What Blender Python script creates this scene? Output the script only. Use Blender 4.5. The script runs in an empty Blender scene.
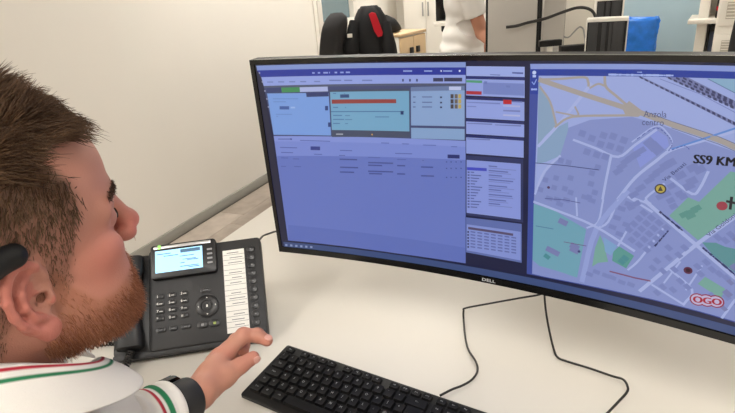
import bpy, bmesh, math, random
import numpy as np
from mathutils import Matrix, Vector

# ---------------------------------------------------------------- camera, light, exposure
SC = bpy.context.scene
COL = SC.collection
IMW, IMH, FPX = 735, 413, 535.85
CAM_Z, PITCH, ROLL, YAW = 1.3566, .3946, -.0831, math.radians(25.5)
_F = np.array([0, math.cos(PITCH), -math.sin(PITCH)])
_U0 = np.array([0, math.sin(PITCH), math.cos(PITCH)])
_R0 = np.array([1., 0, 0])
_R = math.cos(ROLL)*_R0 + math.sin(ROLL)*_U0
_U = -math.sin(ROLL)*_R0 + math.cos(ROLL)*_U0
_Z = np.array([[math.cos(YAW), -math.sin(YAW), 0], [math.sin(YAW), math.cos(YAW), 0], [0, 0, 1]])
CR, CU, CF = _Z@_R, _Z@_U, _Z@_F
CP = np.array([0, 0, CAM_Z])
cam_data = bpy.data.cameras.new('camera')
cam_data.sensor_width = 36
cam_data.lens = 36*FPX/IMW
cam_data.clip_start = .02
cam = bpy.data.objects.new('camera', cam_data)
COL.objects.link(cam)
m = Matrix.Identity(4)
for i in range(3):
    m[i][0], m[i][1], m[i][2], m[i][3] = CR[i], CU[i], -CF[i], CP[i]
cam.matrix_world = m
SC.camera = cam
SC.view_settings.view_transform = 'Standard'
SC.view_settings.look = 'None'
SC.view_settings.gamma = 1
SC.view_settings.use_curve_mapping = False
SC.view_settings.exposure = 0
world = bpy.data.worlds.new('world')
SC.world = world
world.use_nodes = True
world.node_tree.nodes['Background'].inputs[0].default_value = (.95, .97, 1, 1)
world.node_tree.nodes['Background'].inputs[1].default_value = .25
LAMP_STRENGTH = 17.5
LAMP_SPOTS = [(-1.6, -1.2, 'left row nearest the camera'), (-1.5, 3.1, 'left row halfway down the room'), (-1.5, 5.2, 'left row by the far wall'), (.2, -.55, 'middle row nearest the camera'),
              (.9, 4.8, 'middle row by the far wall'), (3.3, 3.0, 'right row halfway down the room'), (2.4, -1.2, 'right row nearest the camera')]
DESK = .74


def ray(x, y):
    return CF + CR*(x - IMW/2)/FPX - CU*(y - IMH/2)/FPX


def at(x, y, D):
    """point of the room seen at a photograph position, D metres ahead of the camera"""
    return Vector(CP + ray(x, y)*D)


def onz(x, y, z):
    d = ray(x, y)
    return Vector(CP + d*(z - CAM_Z)/d[2])


# ---------------------------------------------------------------- helpers
def lin(c):
    if isinstance(c, str):
        c = tuple(int(c[i:i+2], 16) for i in (0, 2, 4))
    out = []
    for v in c:
        v /= 255
        out.append(v/12.92 if v <= .04045 else ((v + .055)/1.055)**2.4)
    return tuple(out)


def mat(name, col, rough=.5, metal=0, noise=None, bump=None, spec=.5, emit=0, sss=0, wave=None):
    mt = bpy.data.materials.new(name)
    mt.use_nodes = True
    nt = mt.node_tree
    b = nt.nodes['Principled BSDF']
    c = lin(col)
    b.inputs['Base Color'].default_value = (*c, 1)
    b.inputs['Roughness'].default_value = rough
    b.inputs['Metallic'].default_value = metal
    b.inputs['Specular IOR Level'].default_value = spec
    if sss:
        b.inputs['Subsurface Weight'].default_value = sss
        b.inputs['Subsurface Radius'].default_value = (.012, .005, .003)
        b.inputs['Subsurface Scale'].default_value = .5
    if emit:
        b.inputs['Emission Color'].default_value = (*c, 1)
        b.inputs['Emission Strength'].default_value = emit
    tc = nt.nodes.new('ShaderNodeTexCoord')
    if noise:
        sc, amt = noise
        n = nt.nodes.new('ShaderNodeTexNoise')
        n.inputs['Scale'].default_value = sc
        n.inputs['Detail'].default_value = 5
        nt.links.new(tc.outputs['Object'], n.inputs['Vector'])
        r = nt.nodes.new('ShaderNodeValToRGB')
        r.color_ramp.elements[0].position = .3
        r.color_ramp.elements[1].position = .7
        r.color_ramp.elements[0].color = (*[max(0, v*(1 - amt)) for v in c], 1)
        r.color_ramp.elements[1].color = (*[min(1, v*(1 + amt)) for v in c], 1)
        nt.links.new(n.outputs['Fac'], r.inputs['Fac'])
        nt.links.new(r.outputs['Color'], b.inputs['Base Color'])
    if bump:
        sc, st = bump
        n = nt.nodes.new('ShaderNodeTexNoise')
        n.inputs['Scale'].default_value = sc
        n.inputs['Detail'].default_value = 4
        nt.links.new(tc.outputs['Object'], n.inputs['Vector'])
        bm_ = nt.nodes.new('ShaderNodeBump')
        bm_.inputs['Strength'].default_value = st
        bm_.inputs['Distance'].default_value = .002
        nt.links.new(n.outputs['Fac'], bm_.inputs['Height'])
        nt.links.new(bm_.outputs['Normal'], b.inputs['Normal'])
    return mt


def attr_mat(name, rough=.5, emit=False, bump=None, sss=0, spec=.5):
    """material coloured by the mesh's own colour attribute"""
    mt = mat(name, (128, 128, 128), rough, bump=bump, sss=sss, spec=spec)
    nt = mt.node_tree
    b = nt.nodes['Principled BSDF']
    a = nt.nodes.new('ShaderNodeAttribute')
    a.attribute_name = 'Col'
    if emit:
        b.inputs['Base Color'].default_value = (.004, .004, .005, 1)
        nt.links.new(a.outputs['Color'], b.inputs['Emission Color'])
        b.inputs['Emission Strength'].default_value = .84
    else:
        nt.links.new(a.outputs['Color'], b.inputs['Base Color'])
    return mt


def link(name, me, mt=None, parent=None, loc=(0, 0, 0), rot=(0, 0, 0)):
    o = bpy.data.objects.new(name, me)
    COL.objects.link(o)
    if mt is not None and me is not None:
        for q in (mt if isinstance(mt, (list, tuple)) else [mt]):
            me.materials.append(q)
    o.parent = parent
    o.location = loc
    o.rotation_euler = rot
    return o


def tag(o, label=None, cat=None, group=None, kind=None):
    if label: o['label'] = label
    if cat: o['category'] = cat
    if group: o['group'] = group
    if kind: o['kind'] = kind
    return o


def empty(name, loc, rz, label, cat, group=None):
    o = bpy.data.objects.new(name, None)
    o.empty_display_size = .05
    COL.objects.link(o)
    o.location = loc
    o.rotation_euler = (0, 0, rz)
    return tag(o, label, cat, group)


def struct(o):
    o['kind'] = 'structure'
    return o


def bm_mesh(bm, name, smooth=False, angle=None):
    bmesh.ops.recalc_face_normals(bm, faces=bm.faces)
    me = bpy.data.meshes.new(name)
    bm.to_mesh(me)
    bm.free()
    if smooth:
        for p in me.polygons: p.use_smooth = True
        if angle: me.set_sharp_from_angle(angle=math.radians(angle))
    return me


def box_bm(size, bevel=0, seg=2, center=(0, 0, 0), bm=None):
    tmp = bmesh.new()
    bmesh.ops.create_cube(tmp, size=1)
    bmesh.ops.scale(tmp, vec=size, verts=tmp.verts)
    if bevel:
        bmesh.ops.bevel(tmp, geom=list(tmp.edges), offset=bevel, segments=seg, profile=.5, affect='EDGES')
    bmesh.ops.translate(tmp, vec=center, verts=tmp.verts)
    if bm is None:
        return tmp
    me = bpy.data.meshes.new('tmp')
    tmp.to_mesh(me); tmp.free()
    bm.from_mesh(me)
    bpy.data.meshes.remove(me)
    return bm


def box(name, size, center, mt, parent=None, bevel=.002, seg=2, loc=(0, 0, 0), rot=(0, 0, 0)):
    me = bm_mesh(box_bm(size, bevel, seg, center), name, True, 35)
    return link(name, me, mt, parent, loc, rot)


def span(name, a, b, mt, parent=None, bevel=0):
    """box between two opposite corners"""
    a, b = Vector(a), Vector(b)
    s = b - a
    return box(name, [abs(v) for v in s], (a + b)/2, mt, parent, bevel)


def prism_bm(poly, z0, z1, bm=None):
    bm = bm or bmesh.new()
    lo = [bm.verts.new((x, y, z0)) for x, y in poly]
    hi = [bm.verts.new((x, y, z1)) for x, y in poly]
    bm.faces.new(lo[::-1]); bm.faces.new(hi)
    n = len(poly)
    for i in range(n):
        bm.faces.new((lo[i], lo[(i+1) % n], hi[(i+1) % n], hi[i]))
    return bm


def rrect(w, h, r, n=5, cx=0, cy=0):
    pts = []
    for sx, sy, a0 in ((1, 1, 0), (-1, 1, 90), (-1, -1, 180), (1, -1, 270)):
        for i in range(n + 1):
            a = math.radians(a0 + 90*i/n)
            pts.append((cx + sx*(w/2 - r) + r*math.cos(a), cy + sy*(h/2 - r) + r*math.sin(a)))
    return pts


def catmull(pts, n=8):
    P = [Vector(p) for p in pts]
    P = [P[0]*2 - P[1]] + P + [P[-1]*2 - P[-2]]
    out = []
    for i in range(1, len(P) - 2):
        a, b, c, d = P[i-1:i+3]
        for j in range(n):
            t = j/n
            out.append(.5*((2*b) + (c - a)*t + (2*a - 5*b + 4*c - d)*t*t + (3*b - a - 3*c + d)*t**3))
    out.append(P[-2])
    return out


def tube_bm(pts, r, seg=8, bm=None, closed=False):
    bm = bm or bmesh.new()
    pts = [Vector(p) for p in pts]
    n = len(pts)
    rs = r if isinstance(r, (list, tuple)) else [r]*n
    t0 = (pts[1] - pts[0]).normalized()
    up = Vector((0, 0, 1)) if abs(t0.z) < .9 else Vector((1, 0, 0))
    nrm = (up - t0*up.dot(t0)).normalized()
    rings = []
    for i, p in enumerate(pts):
        t = ((pts[min(i+1, n-1)] - pts[max(i-1, 0)])).normalized()
        nrm = (nrm - t*nrm.dot(t)).normalized()
        bi = t.cross(nrm)
        rings.append([bm.verts.new(p + (nrm*math.cos(2*math.pi*k/seg) + bi*math.sin(2*math.pi*k/seg))*rs[i]) for k in range(seg)])
    for a, b in zip(rings, rings[1:]):
        for k in range(seg):
            bm.faces.new((a[k], a[(k+1) % seg], b[(k+1) % seg], b[k]))
    bm.faces.new(rings[0][::-1]); bm.faces.new(rings[-1])
    return bm


def tube(name, pts, r, mt, parent=None, seg=8):
    return link(name, bm_mesh(tube_bm(pts, r, seg), name, True, 60), mt, parent)


def lathe_bm(prof, seg=24, bm=None):
    bm = bm or bmesh.new()
    rings = []
    for r, z in prof:
        rings.append([bm.verts.new((r*math.cos(2*math.pi*k/seg), r*math.sin(2*math.pi*k/seg), z)) for k in range(seg)])
    for a, b in zip(rings, rings[1:]):
        for k in range(seg):
            bm.faces.new((a[k], a[(k+1) % seg], b[(k+1) % seg], b[k]))
    bm.faces.new(rings[0][::-1]); bm.faces.new(rings[-1])
    return bm


_TXT = {}
def text_2d(s, size=1., bold=0.):
    """flat lettering: vertices and faces in the xy plane"""
    key = (s, bold)
    if key not in _TXT:
        cu = bpy.data.curves.new('t', 'FONT')
        cu.body = s; cu.size = 1; cu.offset = bold; cu.resolution_u = 3
        o = bpy.data.objects.new('t', cu)
        COL.objects.link(o)
        dg = bpy.context.evaluated_depsgraph_get()
        me = bpy.data.meshes.new_from_object(o.evaluated_get(dg))
        v = [tuple(q.co[:2]) for q in me.vertices]
        f = [tuple(p.vertices) for p in me.polygons]
        bpy.data.objects.remove(o); bpy.data.curves.remove(cu); bpy.data.meshes.remove(me)
        _TXT[key] = (v, f)
    v, f = _TXT[key]
    return [(x*size, y*size) for x, y in v], f


# ---------------------------------------------------------------- materials
M = dict(
    wall=mat('cream_wall_paint', (233, 228, 219), .85, noise=(1.5, .012), bump=(160, .08)),
    ceil=mat('white_ceiling', (236, 235, 233), .9),
    base=mat('grey_baseboard', (152, 150, 142), .5),
    plank=mat('grey_wood_plank', (172, 160, 148), .45, noise=(14, .12)),
    floor=mat('floor_joint', (110, 102, 95), .7),
    desk=mat('white_laminate_desk', (214, 209, 200), .42, noise=(2.2, .012), spec=.35),
    deskedge=mat('desk_edge_band', (205, 196, 182), .5),
    metal=mat('grey_steel', (165, 165, 162), .4, .7),
    black=mat('black_plastic', (14, 14, 15), .5, spec=.35),
    gloss=mat('glossy_black_plastic', (12, 12, 13), .18),
    key=mat('black_key_plastic', (13, 13, 14), .5, bump=(900, .1), spec=.3),
    legend=mat('white_key_legend', (165, 165, 168), .6),
    phone=mat('charcoal_phone_plastic', (34, 34, 36), .5, bump=(1200, .15)),
    phonedark=mat('black_phone_plastic', (23, 23, 25), .4),
    silver=mat('silver_strip', (200, 200, 200), .3, .6),
    paper=mat('white_paper', (240, 238, 232), .8),
    ink=mat('grey_ink', (120, 120, 122), .8),
    cable=mat('black_cable', (34, 32, 31), .45),
    white=mat('white_lacquer', (235, 230, 220), .45),
    glass=mat('blue_grey_glass', (104, 126, 134), .12, spec=.6, noise=(3, .06)),
    bluegrey=mat('blue_grey_panel', (164, 188, 198), .6, noise=(2.5, .04)),
    fabric=mat('dark_grey_fabric', (46, 45, 46), .95, bump=(500, .4)),
    jacket=mat('black_jacket_cloth', (15, 15, 17), .85, bump=(60, .5)),
    red=mat('red_cloth', (200, 20, 40), .8),
    wood=mat('beech_veneer', (212, 182, 140), .5, noise=(9, .06)),
    alu=mat('silver_monitor_back', (186, 182, 176), .45, .15, noise=(4, .03)),
    bag=mat('blue_bin_bag', (42, 124, 226), .22, bump=(22, 1), noise=(16, .2)),
    bin=mat('blue_bin_plastic', (28, 80, 180), .4),
    navy=mat('navy_cloth', (60, 70, 92), .7),
    skinbg=mat('skin_plain', (205, 145, 118), .55),
    trouser=mat('dark_trousers', (38, 42, 55), .9),
    sole=mat('black_shoe', (20, 20, 20), .6),
)

# ---------------------------------------------------------------- room shell
WX, FAR, NEAR, RIGHT, CEIL = -2.375, 6.2, -2.6, 5.2, 2.75
WY0, WY1 = 4.23, 5.13      # window in the left wall
wl = struct(span('wall_left', (WX - .12, NEAR - .12, 0), (WX, WY0, CEIL), M['wall']))
span('wall_pier', (WX - .12, WY1, 0), (WX, FAR + .12, CEIL), M['wall'], wl)
span('wall_lintel', (WX - .12, WY0, 2.25), (WX, WY1, CEIL), M['wall'], wl)
struct(span('wall_far', (WX - .12, FAR, 0), (RIGHT, FAR + .12, CEIL), M['wall']))
struct(span('wall_right', (RIGHT, NEAR - .12, 0), (RIGHT + .12, FAR + .12, CEIL), M['wall']))
struct(span('wall_near', (WX, NEAR - .12, 0), (RIGHT, NEAR, CEIL), M['wall']))
struct(span('ceiling', (WX - .12, NEAR - .12, CEIL), (RIGHT + .12, FAR + .12, CEIL + .1), M['ceil']))
struct(span('baseboard_left', (WX, NEAR, 0), (WX + .014, WY0, .066), M['base'], bevel=.002))
struct(span('baseboard_far', (WX, FAR - .014, 0), (RIGHT, FAR, .066), M['base'], bevel=.002))
floor = struct(span('floor', (WX - .12, NEAR - .12, -.1), (RIGHT + .12, FAR + .12, -.004), M['floor']))
# planks run along the wall: those that the picture can show are single pieces
rng = random.Random(3)
pl_me = {}
PW = .19
tints = [mat('grey_wood_plank_tint', (172 + d, 160 + d, 148 + d), .45, noise=(11, .13)) for d in (-9, -3, 4, 9)]
for i in range(9):
    y = NEAR + rng.random()*.5
    while y < 6.0:
        L = rng.choice([.9, 1.2, 1.5])
        y1 = min(y + L, 6.18)
        if y1 > 1.2 and y1 - y > .2:
            key = (round(y1 - y, 2), rng.randrange(4))
            if key not in pl_me:
                me = bm_mesh(box_bm((PW - .003, key[0] - .003, .01), .0015, 1), 'plank', True, 35)
                me.materials.append(tints[key[1]])
                pl_me[key] = me
            link('plank', pl_me[key], None, floor, (WX + .02 + PW*(i + .5), (y + y1)/2, -.005))
        y = y1
bmf = bmesh.new()
for i in range(40):
    x = WX + .02 + PW*(i + .5)
    if x + PW/2 > RIGHT: break
    y0, y1 = (NEAR, 1.2) if i < 9 else (NEAR, FAR)
    box_bm((PW - .003, y1 - y0 - .006, .01), 0, center=(x, (y0 + y1)/2, -.0062 if i < 9 else -.005), bm=bmf)
tag(link('floor_planks', bm_mesh(bmf, 'floor_planks'), M['plank'], floor), kind='stuff')

# tall window in the left wall: sash above, fixed light below
w1 = struct(span('window_1', (WX - .1, WY0, 0), (WX - .06, WY0 + .06, 2.25), M['white']))
def wbar(n, y0, y1, z0, z1, x0=-.1, x1=-.03, mt='white', bev=.003): return span(n, (WX + x0, y0, z0), (WX + x1, y1, z1), M[mt], w1, bev)
wbar('frame_post', WY0, WY0 + .05, 0, 2.25, -.1, .012); wbar('frame_post', WY1 - .05, WY1, 0, 2.25, -.1, .012)
wbar('frame_rail', WY0 + .05, WY1 - .05, 2.2, 2.25); wbar('frame_rail', WY0 + .05, WY1 - .05, .9, .975, -.1, .0); wbar('frame_rail', WY0 + .05, WY1 - .05, 0, .12)
wbar('sash_post', WY0 + .055, WY0 + .13, .98, 2.19, -.08, .02); wbar('sash_post', WY1 - .13, WY1 - .055, .98, 2.19, -.08, .02)
wbar('sash_rail', WY0 + .13, WY1 - .13, .98, 1.06, -.08, .02); wbar('sash_rail', WY0 + .13, WY1 - .13, 2.11, 2.19, -.08, .02)
wbar('pane', WY0 + .13, WY1 - .13, 1.06, 2.11, -.05, -.03, 'glass', 0); wbar('pane', WY0 + .05, WY1 - .05, .12, .9, -.07, -.05, 'glass', 0)
wbar('window_handle', WY0 + .085, WY0 + .1, 1.45, 1.6, .02, .045, 'metal')

# ceiling lamps
lampm = mat('lamp_diffuser', (255, 251, 244), .5, emit=LAMP_STRENGTH)
lamp_me = lamp_fr = None
for x, y, where in LAMP_SPOTS:
    r = empty('ceiling_light', (x, y, CEIL - .03), 0, 'flat white ceiling light panel in the ' + where, 'ceiling light', 'ceiling light panels')
    if lamp_me is None:
        lamp_me = bm_mesh(box_bm((.56, 1.16, .008), 0, center=(0, 0, .006)), 'diffuser'); lamp_me.materials.append(lampm)
        b = bmesh.new()
        for sx in (-1, 1): box_bm((.02, 1.2, .03), 0, center=(sx*.29, 0, .015), bm=b)
        for sy in (-1, 1): box_bm((.56, .02, .03), 0, center=(0, sy*.59, .015), bm=b)
        lamp_fr = bm_mesh(b, 'frame'); lamp_fr.materials.append(M['white'])
    link('diffuser', lamp_me, None, r); link('frame', lamp_fr, None, r)

# ---------------------------------------------------------------- desk
desk = empty('desk', (0, 0, 0), 0, 'long white laminate desk carrying the curved monitor and keyboard', 'desk')
DX0, DX1, DY0, DY1 = -.938, 1.9, .36, 1.5
box('desk_top', (DX1 - DX0, DY1 - DY0, .028), ((DX0 + DX1)/2, (DY0 + DY1)/2, DESK - .014), M['desk'], desk, .0025, 2)
for x in (DX0 + .08, DX1 - .08):
    for y in (DY0 + .1, DY1 - .1):
        box('leg', (.05, .05, DESK - .028), (x, y, (DESK - .028)/2), M['metal'], desk, .003)
for y in (DY0 + .1, DY1 - .1):
    box('crossbar', (DX1 - DX0 - .21, .03, .05), ((DX0 + DX1)/2, y, DESK - .06), M['metal'], desk, .002)

# ---------------------------------------------------------------- curved monitor
MX, MY, MZ, MYAW, MK, MW_, MH_ = -.156, .7613, .889, -.1043, .4612, .8136, .3629
mon = empty('curved_monitor', (MX, MY, DESK), MYAW, 'wide curved black monitor showing dispatch windows and a street map', 'monitor')
MZ0 = MZ - DESK


def arc(s, t, d=0):
    """point of the monitor's front: s along the arc, t up, d towards the viewer"""
    a = s*MK
    r = 1/MK - d
    return Vector((r*math.sin(a), r*math.cos(a) - 1/MK, MZ0 + t))


def curved_slab(name, s0, s1, t0, t1, d0, d1, mt, parent, n=28, bevel=0):
    bm = bmesh.new()
    R = []
    for i in range(n + 1):
        s = s0 + (s1 - s0)*i/n
        R.append([bm.verts.new(arc(s, t, d)) for t, d in ((t0, d0), (t1, d0), (t1, d1), (t0, d1))])
    for a, b in zip(R, R[1:]):
        for k in range(4):
            bm.faces.new((a[k], a[(k+1) % 4], b[(k+1) % 4], b[k]))
    bm.faces.new(R[0]); bm.faces.new(R[-1][::-1])
    return link(name, bm_mesh(bm, name, True, 40), mt, parent)


HS = MW_/2
curved_slab('housing', -HS, HS, 0, MH_, -.03, -.004, M['black'], mon)
curved_slab('back_bulge', -.22, .22, .05, .31, -.062, -.03, M['alu'], mon)
BZ = .0075
fr = curved_slab('bezel', -HS, HS, 0, .0115, -.004, .0005, M['gloss'], mon)
curved_slab('bezel', -HS, HS, MH_ - BZ, MH_, -.004, .0005, M['gloss'], mon)
curved_slab('bezel', -HS, -HS + BZ, .0115, MH_ - BZ, -.004, .0005, M['gloss'], mon, 2)
curved_slab('bezel', HS - BZ, HS, .0115, MH_ - BZ, -.004, .0005, M['gloss'], mon, 2)
screen = curved_slab('screen', -HS + BZ, HS - BZ, .0115, MH_ - BZ, -.004, -.0012, mat('screen_panel', (8, 9, 14), .25), mon)
# arm and clamp behind the panel
box('mount_plate', (.1, .012, .1), (0, -.068 + .142, MZ0 + .17), M['black'], mon, .002)
tube('monitor_arm', [(0, .078, MZ0 + .17), (.02, .2, MZ0 + .14), (.05, .34, MZ0 + .1)], .02, M['metal'], mon, 14)
tube('arm_post', [(.05, .34, .015), (.05, .34, MZ0 + .13)], .018, M['metal'], mon, 16)
box('post_base', (.1, .12, .015), (.05, .34, .0075), M['black'], mon, .003)


def pix_st(x, y):
    """photograph position -> (s, t) on the screen surface"""
    o = CP - np.array([MX, MY, DESK])
    d = ray(x, y)
    c, s_ = math.cos(-MYAW), math.sin(-MYAW)
    o = np.array([c*o[0] - s_*o[1], s_*o[0] + c*o[1], o[2]])
    d = np.array([c*d[0] - s_*d[1], s_*d[0] + c*d[1], d[2]])
    r = 1/MK
    oy = o[1] + r
    A = d[0]**2 + d[1]**2; B = 2*(o[0]*d[0] + oy*d[1]); Cc = o[0]**2 + oy**2 - r*r
    t = (-B + math.sqrt(B*B - 4*A*Cc))/(2*A)
    p = o + d*t
    return (math.atan2(p[0], p[1] + r)/MK, p[2] - MZ0)


class Paint:
    """flat picture elements lying on the curved screen; one mesh per program window"""
    def __init__(self, base=0, auto=False):
        self.parts = []
        self.layer = base
        self.auto = auto
        self.boxes = []

    def add(self, P, F, c):
        """painter's order: later elements lie in front of those they overlap"""
        l = self.layer
        if self.auto:
            b = (min(q[0] for q in P), max(q[0] for q in P), min(q[1] for q in P), max(q[1] for q in P))
            for o in self.boxes:
                if o[4] >= l and b[0] < o[1] and o[0] < b[1] and b[2] < o[3] and o[2] < b[3]: l = o[4] + 1
            self.boxes.append((*b, l))
        self.parts.append((P, F, c, l))

    def poly(self, pts, col, st=False):
        P = pts if st else [(.42, pix_st(*p)[1]) if p[0] >= 759 else pix_st(*p) for p in pts]     # runs on to the panel's edge
        self.add(P, [tuple(range(len(P)))], lin(col))

    def rect(self, x0, y0, x1, y1, col, k0=0., k1=0.):
        """k0, k1: slope of upper and lower edge in picture"""
        self.poly([(x0, y0), (x1, y0 + k0*(x1 - x0)), (x1, y1 + k1*(x1 - x0)), (x0, y1)], col)

    def line(self, pts, w, col):
        P = [Vector(pix_st(*p)) for p in pts]
        for i, q in ((0, 1), (-1, -2)):
            if pts[i][0] >= 759: P[i] = P[i] + (P[i] - P[q])*((.42 - P[i].x)/max(1e-4, P[i].x - P[q].x))
        for a, b in zip(P, P[1:]):
            n = (b - a).normalized()
            e = n*w*.3
            n = Vector((-n.y, n.x))*w/2
            self.add([tuple(a - e + n), tuple(a - e - n), tuple(b + e - n), tuple(b + e + n)], [(0, 1, 2, 3)], lin(col))

    def disc(self, x, y, r, col, r2=0, n=14):
        c = Vector(pix_st(x, y))
        P = [tuple(c + Vector((math.cos(2*math.pi*i/n), math.sin(2*math.pi*i/n)))*r) for i in range(n)]
        self.add(P, [tuple(range(n))], lin(col))

    def text(self, s, x0, y0, x1, y1, size, col, bold=0.):
        """lettering starting at (x0, y0) and running towards (x1, y1); width fitted between them"""
        a, b = Vector(pix_st(x0, y0)), Vector(pix_st(x1, y1))
        v, f = text_2d(s, 1)
        if not v: return
        wx = max(p[0] for p in v)
        e = (b - a); L = e.length; e = e/L
        n = Vector((-e.y, e.x))
        for k in range(int(bold) + 1):              # heavier lettering: strokes laid side by side
            P = [tuple(a + e*(p[0]/wx*L + k*.00045) + n*(p[1]*size)) for p in v]
            self.add(P, f, lin(col))

    def up(self, n=1):
        self.layer += n
        return self

    def build(self, name, parent, mt):
        bm = bmesh.new()
        lay = bm.faces.layers.float_vector.new('fc')
        for P, F, c, l in self.parts:
            vs = [bm.verts.new((p[0], p[1], l)) for p in P]
            for f in F:
                try:
                    q = bm.faces.new([vs[i] for i in f])
                except ValueError:
                    continue
                q[lay] = c
                q.normal_update()
                if q.normal.z < 0: q.normal_flip()
        bmesh.ops.triangulate(bm, faces=[f for f in bm.faces if len(f.verts) > 4])
        n = 80
        for i in range(1, n):
            g = list(bm.verts) + list(bm.edges) + list(bm.faces)
            bmesh.ops.bisect_plane(bm, geom=g, plane_co=(-.4 + .01*i, 0, 0), plane_no=(1, 0, 0), dist=1e-7)
        for e in (-HS + BZ + 1e-4, HS - BZ - 1e-4):
            bmesh.ops.bisect_plane(bm, geom=list(bm.verts) + list(bm.edges) + list(bm.faces), plane_co=(e, 0, 0), plane_no=(1, 0, 0), clear_outer=e > 0, clear_inner=e < 0)
        cols = [tuple(f[lay]) for f in bm.faces]
        nl = [len(f.verts) for f in bm.faces]
        for v in bm.verts:
            s, t, l = v.co
            v.co = arc(s, t, -.0011 + l*.00006)
        me = bpy.data.meshes.new(name)
        bm.to_mesh(me); bm.free()
        at_ = me.color_attributes.new('Col', 'FLOAT_COLOR', 'CORNER')
        buf = np.ones((sum(nl), 4), np.float32)
        i = 0
        for c, k in zip(cols, nl):
            buf[i:i+k, :3] = c; i += k
        at_.data.foreach_set('color', buf.ravel())
        return link(name, me, mt, parent)


scr = attr_mat('screen_image', .3, emit=True)
# ---- desktop with taskbar
p = Paint()
p.poly([(255, 65), (400, 61.5), (530, 61), (640, 61.5), (760, 64), (760, 343), (655, 314), (545, 288), (450, 269.5), (330, 252), (281.5, 246.5)], (15, 22, 62))
p.up()
tb = [(283, 242), (330, 246.5), (450, 263.5), (545, 281), (655, 306.5), (735, 327.5), (760, 334)]
tb2 = [(284, 247), (330, 252), (450, 269.5), (545, 288), (655, 314), (735, 335.8), (760, 343)]
p.poly(tb + tb2[::-1], (58, 78, 128))
p.up()
for i in range(6):
    p.rect(285 + i*5, 244.2 + i*.4, 287.2 + i*5, 246.2 + i*.4, (150, 165, 205), .1, .1)
p.build('desktop_image', screen, scr)

# ---- wide browser window on the left
p = Paint(4, True)
p.poly([(256, 65.8), (262, 80), (288.5, 240.5), (281.5, 241)], (34, 36, 62))
p.poly([(256, 65.8), (465.5, 62.2), (465.5, 68), (257, 71)], (136, 156, 214))
p.poly([(257, 70.5), (465.5, 67.5), (465.5, 75.2), (261, 77.5)], (40, 56, 158))
p.poly([(261, 77.2), (465.5, 75), (465.5, 83.6), (263.5, 86)], (152, 168, 232))
p.poly([(263.5, 86), (465.5, 83.5), (465.5, 87), (264, 89)], (84, 92, 118))
low = [(284, 240.2), (330, 244.8), (400, 254), (465.5, 263.5)]
p.poly([(264, 88), (465.5, 86), (465.5, 142), (274, 138)], (70, 78, 120))
p.poly([(273.5, 136), (465.5, 141)] + low[::-1] + [(288, 240.5)], (106, 123, 198))
p.up()
p.poly([(273.5, 136.2), (465.5, 141), (465.5, 147), (274.5, 141.5)], (136, 152, 222))
p.poly([(274.5, 141.5), (465.5, 147), (465.5, 160), (276.5, 156)], (126, 143, 216))
p.poly([(288, 225), (380, 235), (465.5, 248), (465.5, 263.2), (400, 253.7), (330, 244.6), (288.5, 240.2)], (98, 115, 190))
p.poly([(267, 93.5), (328.5, 93), (331, 135.6), (273.5, 134.8)], (126, 164, 230))
p.poly([(329.5, 90), (409.5, 88.5), (410, 137.5), (332, 137)], (72, 80, 104))
p.poly([(330, 92), (409, 91), (409.3, 131.5), (331.8, 130)], (120, 172, 206))
p.poly([(410.8, 87.5), (464.5, 87), (464.5, 126.5), (411, 125.5)], (142, 170, 214))
p.poly([(411, 127.8), (464.5, 129), (464.5, 140), (411.2, 138.5)], (138, 168, 210))
p.poly([(266.5, 88), (281, 87.7), (281.8, 92.6), (267, 93)], (58, 68, 116))
p.poly([(281, 87.7), (299.5, 87.3), (300, 92), (281.8, 92.6)], (72, 146, 92))
p.poly([(299.5, 87.3), (327.5, 86.6), (328, 91.4), (300, 92)], (178, 188, 232))
p.poly([(411, 87), (464.5, 85.8), (464.5, 90.4), (411, 91.3)], (110, 128, 170))
p.up()
for i, w_ in enumerate((2.5, 2.4, 4.6, 1, 2.6, 3.4, 4.2)):
    p.rect(312 + i*5.6, 72.2 - i*.1, 312 + i*5.6 + w_, 73.8 - i*.1, (150, 168, 230))
p.poly([(306, 93), (328.3, 92.3), (328.6, 96.4), (306.5, 97)], (52, 62, 112))
p.poly([(331.5, 99.6), (396, 99.2), (396.2, 103.2), (331.8, 103.8)], (152, 68, 66))
p.poly([(340, 94.5), (349, 94.3), (349.2, 97.6), (340.2, 97.9)], (54, 80, 128))
p.poly([(331, 111.3), (404, 111.2), (404, 112), (331, 112.1)], (70, 110, 160))
p.poly([(400.5, 111), (403.5, 111), (403.5, 114.6), (400.5, 114.6)], (40, 60, 110))
for y, x1 in ((93, 336), (107, 338), (115, 342), (119, 344), (123, 340)):
    p.rect(333, y, x1, y + .9, (82, 120, 170))
    p.rect(345, y + .2, x1 + 8, y + 1, (90, 130, 175))
p.rect(375, 116.5, 389, 117.4, (88, 128, 172))
p.disc(372, 134.6, .0014, (220, 170, 90))
p.rect(336, 133.6, 343, 134.8, (170, 175, 190))
for x in (450.5, 454.6, 458.2):
    for y in (94.2, 99.3, 104.4):
        p.rect(x, y, x + 3, y + 4.2, (72, 66, 70) if x < 452 else (196, 172, 96) if x > 455 else (110, 100, 92))
for y in (96.5, 101.8, 106.5):
    p.rect(413, y, 415.5, y + 1, (84, 100, 150)); p.rect(422, y, 432, y + 1, (92, 110, 160))
    p.rect(440, y, 442, y + 1.6, (40, 50, 90))
p.rect(449, 86.6, 461, 90.2, (196, 205, 240))
for x in (264, 275, 286, 297, 311): p.rect(x + 3, 81.6 - (x - 264)*.012, x + 9, 82.6 - (x - 264)*.012, (112, 128, 190))
for x0, x1 in ((329, 341), (344, 352), (362, 372)): p.rect(x0, 79.8, x1, 81, (108, 124, 188))
for x in (402, 409, 416): p.rect(x, 79, x + 1.6, 81.6, (50, 60, 110))
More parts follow.
